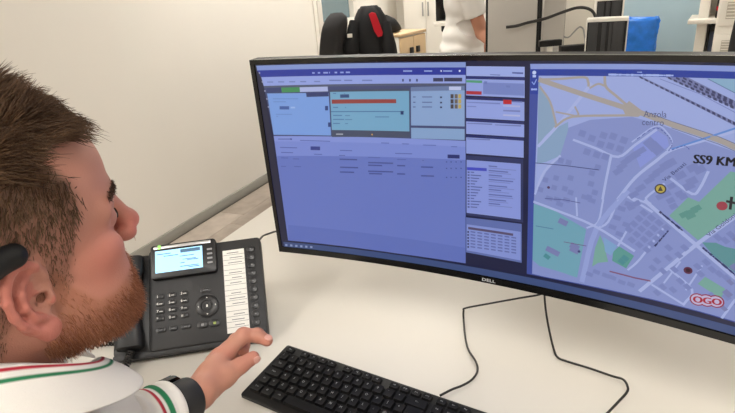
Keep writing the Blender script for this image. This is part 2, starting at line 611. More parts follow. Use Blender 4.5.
p.rect(433, 78, 443, 81.6, (60, 64, 96)); p.rect(444, 77.8, 462, 81.5, (58, 62, 92))
for x0, x1 in ((403, 412), (424, 432), (443, 452)): p.rect(x0, 70.4, x1, 71.8, (150, 170, 230))
p.disc(459.5, 71, .0015, (220, 230, 255)); p.disc(441, 71, .0012, (220, 230, 255))
for x, y in ((260.5, 74), (263.5, 83), (266, 92), (268, 100), (269.5, 108)):
    p.disc(x - 1.2, y - 1, .0016, (150, 155, 185))
p.rect(279.5, 106.3, 289, 109.5, (66, 96, 166)); p.rect(290.5, 106.8, 295, 108.4, (160, 190, 240))
for x, y in ((325, 106), (328, 122.5)): p.rect(x, y, x + 3, y + 4.4, (46, 66, 128))
for y, w in ((98.5, 26), (101.5, 14), (114, 20), (116, 6)): p.rect(272 + (y - 95)*.2, y, 272 + w, y + .7, (104, 140, 205))
p.rect(278, 138.6, 292, 139.6, (90, 106, 178)); p.disc(291, 139.2, .0016, (60, 70, 150))
p.rect(310.5, 146.4, 320, 150, (54, 64, 142), .03, .03)
p.rect(447.5, 154.6, 459.5, 158.3, (36, 46, 112), .03, .03)
for (x0, x1, y) in ((280, 297, 147), (281, 293, 152), (281, 288, 157.5), (293, 299, 158.5), (281, 286, 166), (294, 301, 166.2), (314, 322, 153.8),
                    (340, 352, 150), (339, 345, 155), (395, 412, 153), (368, 380, 157), (397, 406, 159), (422, 424, 160)):
    p.rect(x0, y, x1, y + .8, (86, 100, 172), .03, .03)
for (x0, x1, y) in ((339.5, 357, 158.6), (340, 358, 166.6), (340, 354, 171.4), (368, 393, 162), (368, 382, 164.6), (368, 393, 170.6), (369, 382, 173), (397, 405, 165), (421, 433, 166.4), (397, 405, 173.3), (421, 434, 175.2)):
    p.rect(x0, y, x1, y + 1.3, (70, 82, 150), .03, .03)
for x in (446.5, 451, 456, 461):
    for y in (162, 168.5, 177.5):
        p.disc(x, y, .0011, (62, 74, 140))
for (x0, x1, y) in ((381, 389, 142.5), (402, 409, 143.4), (423, 436, 144.6), (451, 457, 146.2), (300, 330, 140)):
    p.rect(x0, y, x1, y + .9, (96, 112, 184), .03, .03)
p.build('browser_window', screen, scr)

# ---- column of small windows in the middle
p = Paint(4, True)
def win(x0, y0, x1, y1, col, s0=.03, s1=.05): p.rect(x0, y0, x1, y1, col, s0, s1)
win(466, 66.3, 524.5, 76, (160, 176, 236), .01, .02)
win(466, 76, 524.5, 79, (36, 46, 112), .02, .025)
win(466, 79, 524.5, 95.5, (150, 166, 228), .025, .045)
win(466, 97, 524.3, 99.5, (30, 38, 98), .04, .045)
win(466, 99.5, 524.2, 118, (150, 166, 230), .045, .055)
win(466, 119, 524, 121.5, (32, 42, 104), .05, .055)
win(466, 121.5, 524, 134, (150, 165, 230), .055, .06)
win(466, 135, 523.6, 137.5, (32, 42, 104), .055, .06)
win(466, 137.5, 523.5, 153.6, (146, 162, 228), .06, .075)
win(465.8, 155.5, 523, 215.5, (44, 52, 98), .065, .13)
win(466.4, 160, 520.5, 213, (140, 155, 224), .075, .125)
win(465.8, 217.5, 521.5, 252.5, (96, 112, 176), .12, .19)
win(466.6, 224.5, 520.5, 250.5, (134, 150, 216), .14, .19)
p.up()
win(466.2, 80.2, 482, 82.4, (84, 160, 120)); win(466.2, 91, 481.5, 94.4, (176, 48, 62), .03, .03)
win(483, 82.5, 524, 94, (120, 136, 200), .03, .045)
win(503, 99.8, 511.5, 104.2, (190, 34, 44), .03, .03); win(503, 105.2, 520, 106.6, (176, 182, 226)); win(503, 110, 520, 111.4, (120, 130, 190)); win(503, 114.5, 520, 116, (180, 186, 228))
win(512, 101, 522, 102.2, (100, 112, 176)); win(484, 81.4, 487, 84, (110, 126, 190)); win(506, 85.5, 510, 87.5, (110, 126, 190))
win(467, 102, 500, 102.8, (118, 132, 196)); win(467, 106, 476, 106.8, (118, 132, 196)); win(490, 74.4, 500, 75.2, (110, 124, 190)); win(512, 72.2, 523, 73.6, (80, 92, 160))
win(467, 123, 492, 123.8, (112, 124, 184)); win(495, 124.6, 521, 125.4, (112, 124, 184)); win(467, 138.6, 490, 139.4, (108, 120, 180))
win(466.8, 167.2, 486.5, 170.2, (66, 74, 196), .06, .06)
for i in range(13):
    y = 171.6 + i*2.9
    win(467.4, y, 469.4, y + 1.4, (70, 80, 140)); win(470.5, y + .2, 474 + (i*7 % 9), y + 1.2, (82, 94, 156), .07, .07)
for i, y in enumerate((165.5, 170, 174.5, 179, 185, 189, 194, 199, 203)):
    win(488.5, y, 497 + (i*11 % 17), y + 1.2, (94, 106, 172), .09, .09); win(488.5, y + 2.2, 516 - (i*5 % 9), y + 2.9, (118, 130, 194), .09, .09)
win(468, 227, 513, 229.4, (88, 76, 110), .15, .15)
for i in range(6):
    y = 231.2 + i*3
    win(467.2, y, 468.8, y + 1.8, (40, 46, 90))
    for k in range(7): win(470.4 + k*6.8, y + k*.95, 475.2 + k*6.8, y + 1.3 + k*.95, (94, 106, 170), .15, .15)
p.build('message_windows', screen, scr)

# ---- map window on the right half
p = Paint(4)
edge_l = [(530, 63.8), (529, 120), (528, 200), (526.6, 274)]
bot = [(526.6, 274), (545, 277.8), (600, 289), (655, 301), (700, 312.6), (735, 322.8), (764, 331)]
p.poly([(530, 63.8), (640, 64), (735, 66), (764, 67)] + bot[::-1] + edge_l[1:3][::-1], (60, 78, 160))
p.up()
p.poly([(530, 64), (640, 64.2), (735, 66), (764, 67), (764, 73), (735, 71.8), (640, 69.6), (530.5, 69.2)], (140, 158, 220))
p.poly([(530.5, 69.2), (640, 69.6), (735, 71.8), (764, 73), (764, 80.6), (735, 79), (640, 76.6), (538.5, 75.8), (538, 94.5), (530, 94)], (26, 58, 158))
mp = [(538.5, 75.8), (640, 76.6), (735, 79), (764, 80.6), (764, 329.5), (735, 321.6), (700, 311.6), (655, 300), (600, 288), (545, 277), (532, 274), (534, 200), (537, 120)]
p.poly(mp, (160, 174, 228))
p.up()
p.poly([(568, 128), (590, 120), (632, 117), (664, 126), (700, 140), (735, 152), (764, 160), (764, 329.5), (735, 321.6), (700, 311.6), (655, 300), (600, 288), (545, 277), (532, 274), (534, 196), (546, 172), (560, 156)], (136, 149, 206))
p.up()
p.poly([(538.5, 76.5), (541, 90), (550, 103), (556, 126), (545, 136), (537.5, 146)], (140, 166, 196))
p.poly([(556, 128), (568, 122), (568, 130), (560, 156), (546, 162), (536.8, 164), (537.5, 148)], (138, 166, 200))
p.poly([(708, 78.6), (735, 79.2), (764, 80.8), (764, 107), (735, 93)], (138, 176, 206))
TEAL = (112, 166, 186)
p.poly([(533.6, 204), (555, 211), (566.5, 218), (586, 229.5), (582, 252), (577, 278), (560, 272), (539, 266), (532.4, 260)], TEAL)
GR = (120, 170, 160)
p.poly([(600, 235), (604, 245), (608, 262), (598, 263), (592, 267), (595, 248)], GR)
p.poly([(613, 252), (619, 246.5), (634, 256), (626, 268.6), (612, 261)], (92, 156, 150))
p.up()
p.poly([(603, 237), (617, 246), (611, 256), (605, 252)], (126, 166, 210))
p.poly([(730.5, 171.5), (764, 190), (764, 193), (735, 214), (698, 240.5), (669, 216), (688, 197.5), (699, 202)], GR)
p.poly([(702, 242.5), (716, 243), (725, 247), (735, 249), (764, 262), (764, 292), (735, 273), (712, 254.5)], (92, 148, 154))
p.poly([(705, 277), (725, 289), (721, 299), (697.6, 284)], GR)
p.poly([(632, 146), (656, 130), (667, 137), (669, 146), (640, 168)], (138, 152, 222))
p.up()
TAN, WHT = (170, 162, 158), (172, 184, 232)
# pale roads
for pts, w in (([(591, 84), (572, 108), (554, 129.5), (538.5, 146)], .0042), ([(573.5, 140), (596, 148.5), (618, 157), (635, 145), (656, 130)], .0032), ([(611, 156), (606, 180), (602.5, 199)], .0032),
               ([(560, 156), (544, 172), (535, 194)], .003), ([(764, 122), (735, 131), (700, 141.5), (671.5, 150), (656, 161), (635, 178), (618, 199)], .0038),
               ([(534, 202), (555, 210), (594, 226), (634, 251)], .0036), ([(627, 192), (596, 230), (582, 281)], .007),
               ([(645, 201), (668, 221), (696, 245), (735, 278), (764, 302)], .0048), ([(764, 196), (735, 217), (696, 245), (668, 268), (640, 291)], .0048),
               ([(618, 199), (608, 222), (596, 229)], .003), ([(626, 232), (618, 246)], .0026), ([(576, 198), (577, 216)], .0024), ([(603, 200), (598, 222), (587, 228)], .0026),
               ([(665, 226), (640, 259), (628, 270)], .0028), ([(628, 197), (652, 212)], .003), ([(671, 179), (692, 194), (700, 188), (708, 172)], .0032), ([(630, 197), (650, 204), (646, 198), (664, 184)], .0028),
               ([(652, 285), (684, 305)], .003), ([(668, 268), (692, 290), (684, 304)], .003), ([(680, 262), (664, 283)], .0022), ([(702, 266), (686, 290)], .0022),
               ([(735, 300), (722, 318)], .003), ([(632, 142), (656, 126), (668, 134), (672, 143), (667, 150)], .0018)):
    p.line(catmull([(a, b, 0) for a, b in pts], 4) and [(v.x, v.y) for v in catmull([(a, b, 0) for a, b in pts], 4)], w, WHT if w < .006 else (150, 164, 220))
p.up()
for pts, w in (([(540, 80), (585, 95), (632, 110), (645, 114.5), (671.5, 124.5), (718, 140), (735, 147.5), (764, 160)], .0064), ([(541, 79.5), (560, 79), (584, 77.4), (588, 82), (588.5, 86)], .003),
               ([(604.6, 77), (606, 87), (616, 96), (630, 108)], .0032), ([(540, 87), (550, 102), (556, 124)], .0028), ([(555, 127), (567, 118.5), (584, 116), (627, 115.4), (640, 114)], .003),
               ([(590, 88), (598, 84), (605, 86)], .0026), ([(556, 112), (566, 114), (578, 115.5), (575, 107)], .0022)):
    p.line([(v.x, v.y) for v in catmull([(a, b, 0) for a, b in pts], 4)], w, TAN)
p.poly([(622, 108), (629, 101), (645, 113), (638, 117), (626, 116.5)], TAN)
p.line([(671.5, 128), (718, 144), (764, 164)], .0007, (100, 104, 128)); p.line([(645, 111.5), (671.5, 121.5), (718, 136.5), (764, 156)], .0007, (100, 104, 128))
p.line([(764, 119), (735, 128.5), (700, 140), (672, 149)], .0022, (96, 140, 214))
# buildings
p.up()
bl = (124, 136, 194)
def bld(x, y, w, h, ang):
    c = Vector(pix_st(x, y)); ca, sa = math.cos(math.radians(ang)), math.sin(math.radians(ang))
    p.poly([(c.x + ca*a - sa*b, c.y + sa*a + ca*b) for a, b in ((-w/2, -h/2), (w/2, -h/2), (w/2, h/2), (-w/2, h/2))], bl, True)
B = lambda l, sc, ox, oy, w, h, a: [bld(ox + x/sc, oy + y/sc, w, h, a) for x, y in l]
B([(295, 70), (345, 95), (405, 80), (455, 85), (510, 105), (390, 125), (440, 135), (490, 150), (320, 165), (370, 180), (415, 190)], 5.164, 525, 120, .0086, .0086, -15)
B([(105, 310), (160, 300), (235, 300), (150, 350), (185, 210), (225, 220), (345, 275), (375, 245), (80, 360), (340, 330), (360, 375), (330, 400), (205, 355), (235, 375)], 5.164, 525, 120, .0075, .0075, -10)
B([(480, 265), (500, 240), (520, 215), (545, 195)], 5.164, 525, 120, .012, .0075, 42)
B([(135, 75), (160, 95)], 5.164, 625, 130, .016, .012, -42)
B([(40, 140), (70, 115)], 5.164, 625, 130, .018, .007, 40)
B([(285, 235), (345, 265), (385, 205), (350, 195), (330, 290), (235, 170), (210, 185)], 5.164, 625, 130, .012, .009, 38)
B([(80, 300), (45, 335), (150, 235), (125, 260), (170, 215)], 5.164, 625, 130, .012, .007, 42)
B([(240, 290), (280, 330), (235, 365), (215, 330), (300, 345), (250, 395), (180, 345), (60, 380), (30, 400)], 5.164, 625, 130, .009, .007, 38)
B([(65 + 26*i - 17*j, 45 + 17*i + 19*j) for i in range(4) for j in range(5) if 60 + 26*i - 17*j > 4], 3.445, 625, 200, .0086, .0072, -38)
B([(150, 165), (185, 190), (150, 200), (205, 165), (110, 210), (95, 235), (130, 245), (170, 240), (190, 280), (215, 300), (165, 310), (130, 300), (110, 320), (250, 230), (280, 215), (300, 240), (325, 255), (350, 270), (260, 255), (320, 130), (345, 140), (365, 120), (350, 335), (300, 330)], 3.445, 625, 200, .0088, .0066, -38)
B([(105, 15), (140, 20), (180, 22), (260, 10), (290, 25), (150, 40), (420, 60), (450, 40), (400, 100), (380, 140), (440, 130), (410, 170), (280, 345), (310, 335), (380, 360), (420, 380), (350, 350), (460, 390)], 4.345, 525, 195, .0095, .0066, -12)
p.up()
bl = (122, 128, 180)
B([(110, 240), (130, 250), (215, 225), (215, 240), (165, 118)], 4.345, 525, 195, .013, .009, -20)
rb = random.Random(4)
for i in range(7):
    for j in range(9):
        s_, t_ = .318 + i*.0135 + rb.uniform(-.002, .002), .05 + j*.019 + i*.006 + rb.uniform(-.002, .002)
        w, h, ca, sa = rb.uniform(.007, .011), rb.uniform(.005, .008), .79, -.61
        if rb.random() < .7: p.poly([(s_ + ca*a - sa*b, t_ + sa*a + ca*b) for a, b in ((-w/2, -h/2), (w/2, -h/2), (w/2, h/2), (-w/2, h/2))], bl, True)
bl = (92, 150, 142)
B([(232, 40), (225, 55), (205, 50), (245, 30)], 3.445, 625, 200, .011, .007, 40)
bl = (74, 142, 150)
B([(435, 275), (420, 290), (95, 268)], 4.345, 525, 195, .009, .007, -30)
p.up()
# railway: broken dark tracks
DK, LT = (58, 62, 104), (150, 160, 205)
def track(a, b, w0, w1, n, off=0):
    a, b = np.array(a), np.array(b)
    for i in range(n):
        t0, t1 = i/n, (i + .62)/n
        q = a + (b - a)*t0; r = a + (b - a)*t1
        w = w0 + (w1 - w0)*t0
        if 541 < q[0] < 760:
            p.poly([(q[0], q[1] - w/2), (r[0], r[1] - w/2), (r[0], r[1] + w/2), (q[0], q[1] + w/2)], DK)
p.poly([(638, 76.8), (642, 76.8), (735, 122), (764, 136.5), (764, 140.5), (735, 126)], (118, 126, 176))
p.up(); track((639.5, 77), (764, 138), 1.6, 3.2, 24)
p.layer -= 1; p.poly([(665, 77), (688, 77.6), (735, 101), (764, 115), (764, 124), (735, 109)], (116, 124, 172))
p.up(); track((668, 77.6), (764, 121.4), 2, 3.6, 17); track((676, 77.8), (764, 118.6), 2, 3.6, 15); track((683, 78), (764, 116), 2, 3.4, 14)
p.line([(660, 79), (700, 94), (764, 128)], .0007, (120, 130, 190)); p.line([(708, 79), (735, 93), (764, 107.5)], .0008, (90, 120, 160))
p.line([(535.6, 163), (565, 165.6), (598.6, 170)], .0011, (58, 66, 120)); p.line([(545, 198.5), (565, 200), (580, 203)], .001, (74, 80, 140)); p.line([(536, 226), (553, 229)], .001, (70, 110, 150)); p.line([(564, 242), (586, 246)], .001, (110, 80, 120))
p.line([(610, 271.5), (635, 278), (650, 281)], .0022, (130, 82, 118))
q = [(v.x, v.y) for v in catmull([(637, 139, 0), (655, 128, 0), (667, 135, 0), (672, 144, 0), (668, 152, 0)], 7)]
for a, b in list(zip(q, q[1:]))[::2]: p.line([a, b], .001, (80, 92, 170))
q = [(v.x, v.y) for v in catmull([(672, 150, 0), (684, 146, 0), (690, 150, 0)], 6)]
for a, b in list(zip(q, q[1:]))[::2]: p.line([a, b], .001, (80, 92, 170))
p.up()
NV = (44, 52, 104)
p.text('Anzola', 643.4, 117, 666.4, 117.6, .0115, (78, 86, 130)); p.text('centro', 641.5, 125, 663.6, 125.8, .0115, (78, 86, 130))
p.text('Via Benati', 664.5, 182, 686.5, 164.6, .0066, NV); p.text('Via Goldoni', 709, 237, 737, 215.6, .0072, NV)
def scribble(x0, y0, x1, y1, n, w, col, seed=1):
    rr = random.Random(seed)
    for i in range(n):
        t0, t1 = i/n, (i + .45 + .3*rr.random())/n
        p.line([(x0 + (x1 - x0)*t0, y0 + (y1 - y0)*t0), (x0 + (x1 - x0)*t1, y0 + (y1 - y0)*t1)], w*(.6 + .5*rr.random()), col)
scribble(660, 212, 683, 231, 10, .0028, NV); scribble(655, 246, 669, 230, 7, .0022, NV, 2); scribble(703, 248, 740, 279, 15, .0028, NV, 3)
scribble(637.5, 72.2, 642.5, 72.3, 3, .0018, (150, 170, 235), 4); scribble(609, 74.6, 674, 75.6, 26, .0024, (170, 188, 244), 5)
p.disc(534.2, 72.6, .0026, (200, 215, 250)); p.poly([(532.6, 75), (536, 75), (535.8, 77.4), (532.6, 77.4)], (190, 206, 248))
p.line([(532, 82), (534, 84.6), (536.4, 79.6)], .0012, (150, 175, 240)); scribble(531.6, 89.4, 537, 89.4, 4, .0026, (160, 180, 240), 6)
p.disc(660.4, 189, .0068, (60, 56, 50)); p.disc(688, 270.5, .0052, (92, 36, 70)); p.disc(722, 206, .0058, (160, 62, 78))
p.disc(548.5, 187.5, .002, (80, 50, 90)); p.disc(579, 251.6, .002, (60, 66, 120))
p.line([(731.6, 197.5), (730.2, 209)], .003, (34, 28, 40)); p.line([(727, 201.4), (736, 203.4)], .003, (34, 28, 40))
for i, x in enumerate((697.5, 706.5, 716)): p.disc(x, 299.6 + i*1.0, .0092, (150, 36, 66))
p.up()
p.disc(660.4, 189, .0052, (190, 170, 80)); p.disc(688, 270.5, .0028, (50, 16, 36))
for i, x in enumerate((697.5, 706.5, 716)): p.disc(x, 299.6 + i*1.0, .0076, (196, 186, 220))
p.up()
p.poly([(660.4, 186), (663, 191), (657.8, 191)], (70, 62, 48))
p.text('OGO', 692.4, 302, 720.8, 305.4, .0132, (172, 22, 48), 3)
p.text('SS9 KM', 692.2, 163, 734, 166.6, .0158, (14, 14, 26), 3)
p.build('map_window', screen, scr)
# logo on the lower bezel
v, f = text_2d('DELL', .0075, .015)
wx = max(q[0] for q in v)
me = bpy.data.meshes.new('logo')
me.from_pydata([arc(x*1.35 - wx*.675, .0034 + y, .0008) for x, y in v], [], f)
link('logo', me, mat('logo_silver', (215, 218, 222), .35, .2), mon)

# ---------------------------------------------------------------- keyboard
U1 = .01905
kb = empty('keyboard', (-.4954, .6567, DESK), -.126, 'black full-size computer keyboard with white legends lying before the monitor', 'keyboard')
KW, KD = .4415, .127
def kz(y): return .0245 + y/KD*.0115          # upper surface, y runs from 0 (rear) to -KD
bm = bmesh.new()
prof = [(-KD, .006), (-KD, .0105), (-KD + .003, .0126), (-.003, .0245), (0, .0225), (0, .010), (-.006, .0075), (-KD + .004, .0035)]
rings = []
for i, x in enumerate((0, .002, KW - .002, KW)):
    ins = .0015 if i in (0, 3) else 0
    cy, cz = -KD/2, .0125
    rings.append([bm.verts.new((x, cy + (y - cy)*(1 - ins/.06), cz + (z - cz)*(1 - ins*60))) for y, z in prof])
for a, b in zip(rings, rings[1:]):
    for k in range(len(prof)):
        bm.faces.new((a[k], a[(k+1) % len(prof)], b[(k+1) % len(prof)], b[k]))
bm.faces.new(rings[0]); bm.faces.new(rings[-1][::-1])
link('body', bm_mesh(bm, 'body', True, 40), M['black'], kb)
for x in (.05, KW - .05):
    box('foot', (.03, .008, .0085), (x, -.012, .00425), M['black'], kb, .001)
    box('foot', (.03, .008, .005), (x, -KD + .01, .0025), M['black'], kb, .001)
_km = {}
SLOPE = math.atan(.0115/KD)
def key_mesh(w, d, style=0):
    k = (round(w, 4), round(d, 4), style)
    if k not in _km:
        bm = bmesh.new()
        h = .0062 if d > .014 else .0048
        lo = rrect(w - .0012, d - .0012, .0018, 2); hi = rrect(w - .0048, d - .0042, .0022, 2)
        a = [bm.verts.new((x, y, 0)) for x, y in lo]; b = [bm.verts.new((x, y + .0004, h)) for x, y in hi]
        c = [bm.verts.new((x*.8, y*.8 + .0004, h - .0004)) for x, y in hi]
        n = len(a)
        for i in range(n):
            bm.faces.new((a[i], a[(i+1) % n], b[(i+1) % n], b[i])); bm.faces.new((b[i], b[(i+1) % n], c[(i+1) % n], c[i]))
        bm.faces.new(c); bm.faces.new(a[::-1])
        me = bm_mesh(bm, 'key', True, 50)
        me.materials.append(M['key'])
        _km[k] = (me, h)
    return _km[k]
_lm = {}
def put_key(u, y, w=1, d=U1, leg=None, size=.0058):
    me, h = key_mesh(w*U1, d)
    cx = .0066 + (u + w/2)*U1
    o = link('key', me, None, kb, (cx, y, kz(y) - .0012), (SLOPE, 0, 0))
    if leg:
        if leg not in _lm:
            v, f = text_2d(leg, size)
            x0, x1 = min(q[0] for q in v), max(q[0] for q in v)
            m_ = bpy.data.meshes.new('legend')
            m_.from_pydata([(x - (x0 + x1)/2, yy, 0) for x, yy in v], [], f)
            m_.materials.append(M['legend'])
            _lm[leg] = m_
        link('legend', _lm[leg], None, o, (-.0018 if len(leg) == 1 else 0, .0002, h + .00003))
yf = -.0125
put_key(0, yf, 1, .0135, 'Esc', .004)
for g in range(3):
    for i in range(4): put_key(1.67 + g*4.667 + i, yf, 1, .0135, 'F%d' % (g*4 + i + 1), .004)
for i, t in enumerate(('Prt', 'Scr', 'Pau')): put_key(15.25 + i, yf, 1, .0135, t, .0036)
rows = [-.0315 - i*U1 for i in range(5)]
rows = [y + .0015 for y in rows]
for i, t in enumerate('\\1234567890\'^'): put_key(i, rows[0], 1, U1, t)
put_key(13, rows[0], 2, U1, '<--', .005)
put_key(0, rows[1], 1.5, U1, 'Tab', .0042)
for i, t in enumerate('QWERTYUIOP[+'): put_key(1.5 + i, rows[1], 1, U1, t)
put_key(0, rows[2], 1.75, U1, 'Caps', .004)
for i, t in enumerate('ASDFGHJKL;@#'): put_key(1.75 + i, rows[2], 1, U1, t)
put_key(0, rows[3], 1.25, U1, 'Sh', .0042)
for i, t in enumerate('<ZXCVBNM,.-'): put_key(1.25 + i, rows[3], 1, U1, t)
put_key(12.25, rows[3], 2.75, U1, 'Shift', .0042)
for u, w, t in ((0, 1.25, 'Ctrl'), (1.25, 1.25, '#'), (2.5, 1.25, 'Alt'), (3.75, 6.25, None), (10, 1.25, 'AltGr'), (11.25, 1.25, '#'), (12.5, 1.25, '='), (13.75, 1.25, 'Ctrl')): put_key(u, rows[4], w, U1, t, .004)
# two-row enter key
bm = bmesh.new()
prism_bm([(.0066 + 13.5*U1, rows[1] + U1/2 - .001), (.0066 + 15*U1 - .001, rows[1] + U1/2 - .001), (.0066 + 15*U1 - .001, rows[2] - U1/2 + .001), (.0066 + 13.75*U1 + .001, rows[2] - U1/2 + .001), (.0066 + 13.75*U1 + .001, rows[1] - U1/2), (.0066 + 13.5*U1, rows[1] - U1/2)], 0, .0062, bm)
for v in bm.verts: v.co.z += kz(v.co.y) - .0012
link('key', bm_mesh(bm, 'key'), M['key'], kb)
for r, ts in ((0, ('Ins', 'Hm', 'Up')), (1, ('Del', 'End', 'Dn'))):
    for i, t in enumerate(ts): put_key(15.25 + i, rows[r], 1, U1, t, .004)
put_key(16.25, rows[3], 1, U1, '^')
for i, t in enumerate('<v>'): put_key(15.25 + i, rows[4], 1, U1, t)
for r, ts in ((0, '#/*-'), (1, '789'), (2, '456'), (3, '123')):
    for i, t in enumerate(ts): put_key(18.5 + i, rows[r], 1, U1, t)
put_key(18.5, rows[4], 2, U1, '0'); put_key(20.5, rows[4], 1, U1, '.')
put_key(21.5, (rows[1] + rows[2])/2, 1, 2*U1, '+'); put_key(21.5, (rows[3] + rows[4])/2, 1, 2*U1, 'Ent', .004)

# ---------------------------------------------------------------- cables on the desk
def desk_path(pts):
    return [onz(x, y, DESK + .003 + z) for x, y, z in pts]
r = desk_path([(440, 395.6, .016), (452, 389.4, .016), (462, 385.6, .014), (472, 379.5, .012), (477.4, 371, .01), (476, 362, .008), (468.6, 350, .004), (465.4, 338, .002), (463.6, 320, .001), (463.6, 311, .012), (466, 308, .02), (490, 303.4, .03), (520, 298, .04), (540, 294.4, .05), (552, 289, .06), (560, 280, .06)])
o = link('keyboard_cable', bm_mesh(tube_bm(catmull(r, 6), .0019, 8), 'keyboard_cable', True), M['cable'])
tag(o, 'thin black cable running from the keyboard to behind the monitor', 'cable')
r = desk_path([(545, 288, .06), (544.5, 296, .05), (546, 312, .036), (549.6, 332, .02), (553.5, 348, .008), (557.4, 357, .003), (566, 361, .001), (590, 368.4, .0005), (612, 376, .004), (623, 379.4, .012), (627.4, 386, .014), (627, 392, .012), (618, 402, .008), (608, 412.5, .004), (596, 424, .001), (590, 436, .0005)])
o = link('mouse_cable', bm_mesh(tube_bm(catmull(r, 6), .0019, 8), 'mouse_cable', True), M['cable'])
tag(o, 'thin black cable looping over the desk below the map screen', 'cable')

# ---------------------------------------------------------------- desk telephone
SL = .7804
ph = empty('desk_telephone', (-.5499, .6742, DESK), math.radians(32.28), 'charcoal desk telephone with lit blue display and white line strip', 'telephone')
PF = Matrix.Translation((0, 0, .022)) @ Matrix.Rotation(SL, 4, 'X')      # sloping face: x right (0 at the right edge), y up the slope
PR = PF.to_euler()
def pf(x, y, z=0):
    return PF @ Vector((x/1000, y/1000, z/1000))
def pbox(name, x0, y0, x1, y1, z0, z1, mt, parent=None, r=2., bev=.8):
    """rounded slab on the phone's face, millimetres"""
    w, h = abs(x1 - x0)/1000, abs(y1 - y0)/1000
    bm = prism_bm(rrect(w, h, r/1000, 4), z0/1000, z1/1000)
    if bev:
        es = [e for e in bm.edges if all(abs(v.co.z - z1/1000) < 1e-6 for v in e.verts)]
        bmesh.ops.bevel(bm, geom=es, offset=bev/1000, segments=2, profile=.5, affect='EDGES')
    return link(name, bm_mesh(bm, name, True, 40), mt, parent or ph, pf((x0 + x1)/2, (y0 + y1)/2), PR)
def psub(name, x0, y0, x1, y1, z0, z1, mt, parent, r=.5, bev=0):
    """the same, as a piece of a part"""
    o = pbox(name, x0, y0, x1, y1, z0, z1, mt, None, r, bev)
    w = o.matrix_basis.copy()
    o.parent = parent
    o.matrix_basis = parent.matrix_basis.inverted() @ w
    return o
body = pbox('body', -218, 0, 0, 197, -24, 0, M['phone'], None, 7, 2.5)
pbox('front_lip', -284, -9, 0, 4, -23, -3, M['phone'], None, 5, 2)
pbox('handset_cradle', -284, 0, -216, 192, -26, -7, M['phonedark'], None, 7, 2)
# stand behind the sloping body
bm = bmesh.new()
for x in (-.26, -.03):
    pass
prism_bm([(.0, .0), (.125, 0), (.118, .09), (.1, .09), (.03, .018)], -.262, -.02, bm)
bmesh.ops.transform(bm, matrix=Matrix(((0, 0, 1, 0), (1, 0, 0, .012), (0, 1, 0, 0), (0, 0, 0, 1))), verts=bm.verts)
link('stand', bm_mesh(bm, 'stand'), M['phonedark'], ph)
# display
dh = pbox('display_housing', -211, 134, -86, 203, -2, 11, M['phonedark'], None, 6, 2)
psub('silver_strip', -205, 194, -95, 200, 10.6, 11.6, M['silver'], dh, 1.5, .3)
psub('message_lamp', -197, 193.6, -191, 202, 11, 12.4, mat('green_lamp', (150, 215, 110), .3, emit=.8), dh, 1, .3)
bm = bmesh.new()
dsp = psub('display', -202, 145.5, -112, 190, 10.8, 11.4, mat('blue_lcd', (160, 214, 244), .25, emit=.85), dh, 1)
lcd = mat('lcd_text', (70, 110, 140), .4, emit=.3)
psub('display_mark', -154, 181, -116, 188, 11.4, 11.6, lcd, dh, .4)
for x0, x1, y in ((-199, -172, 183), (-186, -158, 178), (-155, -128, 174), (-150, -124, 167), (-142, -120, 164.6), (-155, -146, 160), (-155, -120, 153), (-140, -118, 150)):
    psub('display_mark', x0, y - .7, x1, y + .7, 11.4, 11.55, lcd, dh, .2)
for i in range(4):
    psub('softkey', -103, 179 - i*9.2, -93, 182.6 - i*9.2, 10.8, 12, mat('softkey_print', (150, 150, 152), .5) if i == 0 else bpy.data.materials['softkey_print'], dh, .8, .3)
# dial keys
kcol = mat('phone_key', (34, 34, 36), .35)
dial = '123456789*0#'
for i, t in enumerate(dial):
    c, r_ = i % 3, i//3
    x, y = -197.5 + c*22.5, 101.8 - r_*14.3
    k = pbox('dial_key', x - 8, y - 4.6, x + 8, y + 4.6, -.5, 2.4, kcol, None, 3.4, .8)
    v, f = text_2d(t, .0074)
    m_ = bpy.data.meshes.new('digit')
    m_.from_pydata([(a - .0056, b - .0024, .00246) for a, b in v], [], f)
    link('digit', m_, M['paper'], k)
    if i not in (0, 9, 11):
        b = bmesh.new()
        for q in range(3): box_bm((.0011, .0016, .0002), 0, center=(.0004 + q*.0019, -.0008, .0025), bm=b)
        link('digit_letters', bm_mesh(b, 'digit_letters'), M['paper'], k)
for x, w in ((-196, 9), (-173.5, 7), (-150.5, 9)):
    k = pbox('function_key', x - w, 32.5, x + w, 42, -.5, 2, kcol, None, 3.4, .8)
    psub('key_symbol', x - 3, 36.4, x + 3, 38, 2, 2.15, M['ink'], k, .4)
for x, c in ((-119.5, (150, 150, 150)), (-97, (150, 170, 80))):
    k = pbox('round_key', x - 10, 29.5, x + 10, 42, -.5, 2, kcol, None, 5.5, .8)
    psub('key_symbol', x - 2.6, 33.4, x + 2.6, 38, 2, 2.15, mat('key_symbol_print', c, .5), k, 1.2)
k = pbox('navigation_key', -121, 97.5, -101, 106, -.5, 2, kcol, None, 3, .8)
psub('key_symbol', -116, 101, -106, 102.6, 2, 2.15, M['ink'], k, .4)
nav = link('navigation_ring', bm_mesh(lathe_bm([(.0001, -.0005), (.022, -.0005), (.022, .0018), (.0205, .003), (.0115, .003), (.0105, .0015), (.0001, .0015)], 32), 'navigation_ring', True, 40), kcol, ph, pf(-109.4, 70.5), PR)
link('ok_button', bm_mesh(lathe_bm([(.0001, .001), (.0085, .001), (.0085, .0024), (.0078, .0032), (.0001, .0034)], 24), 'ok_button', True, 40), M['phonedark'], nav)
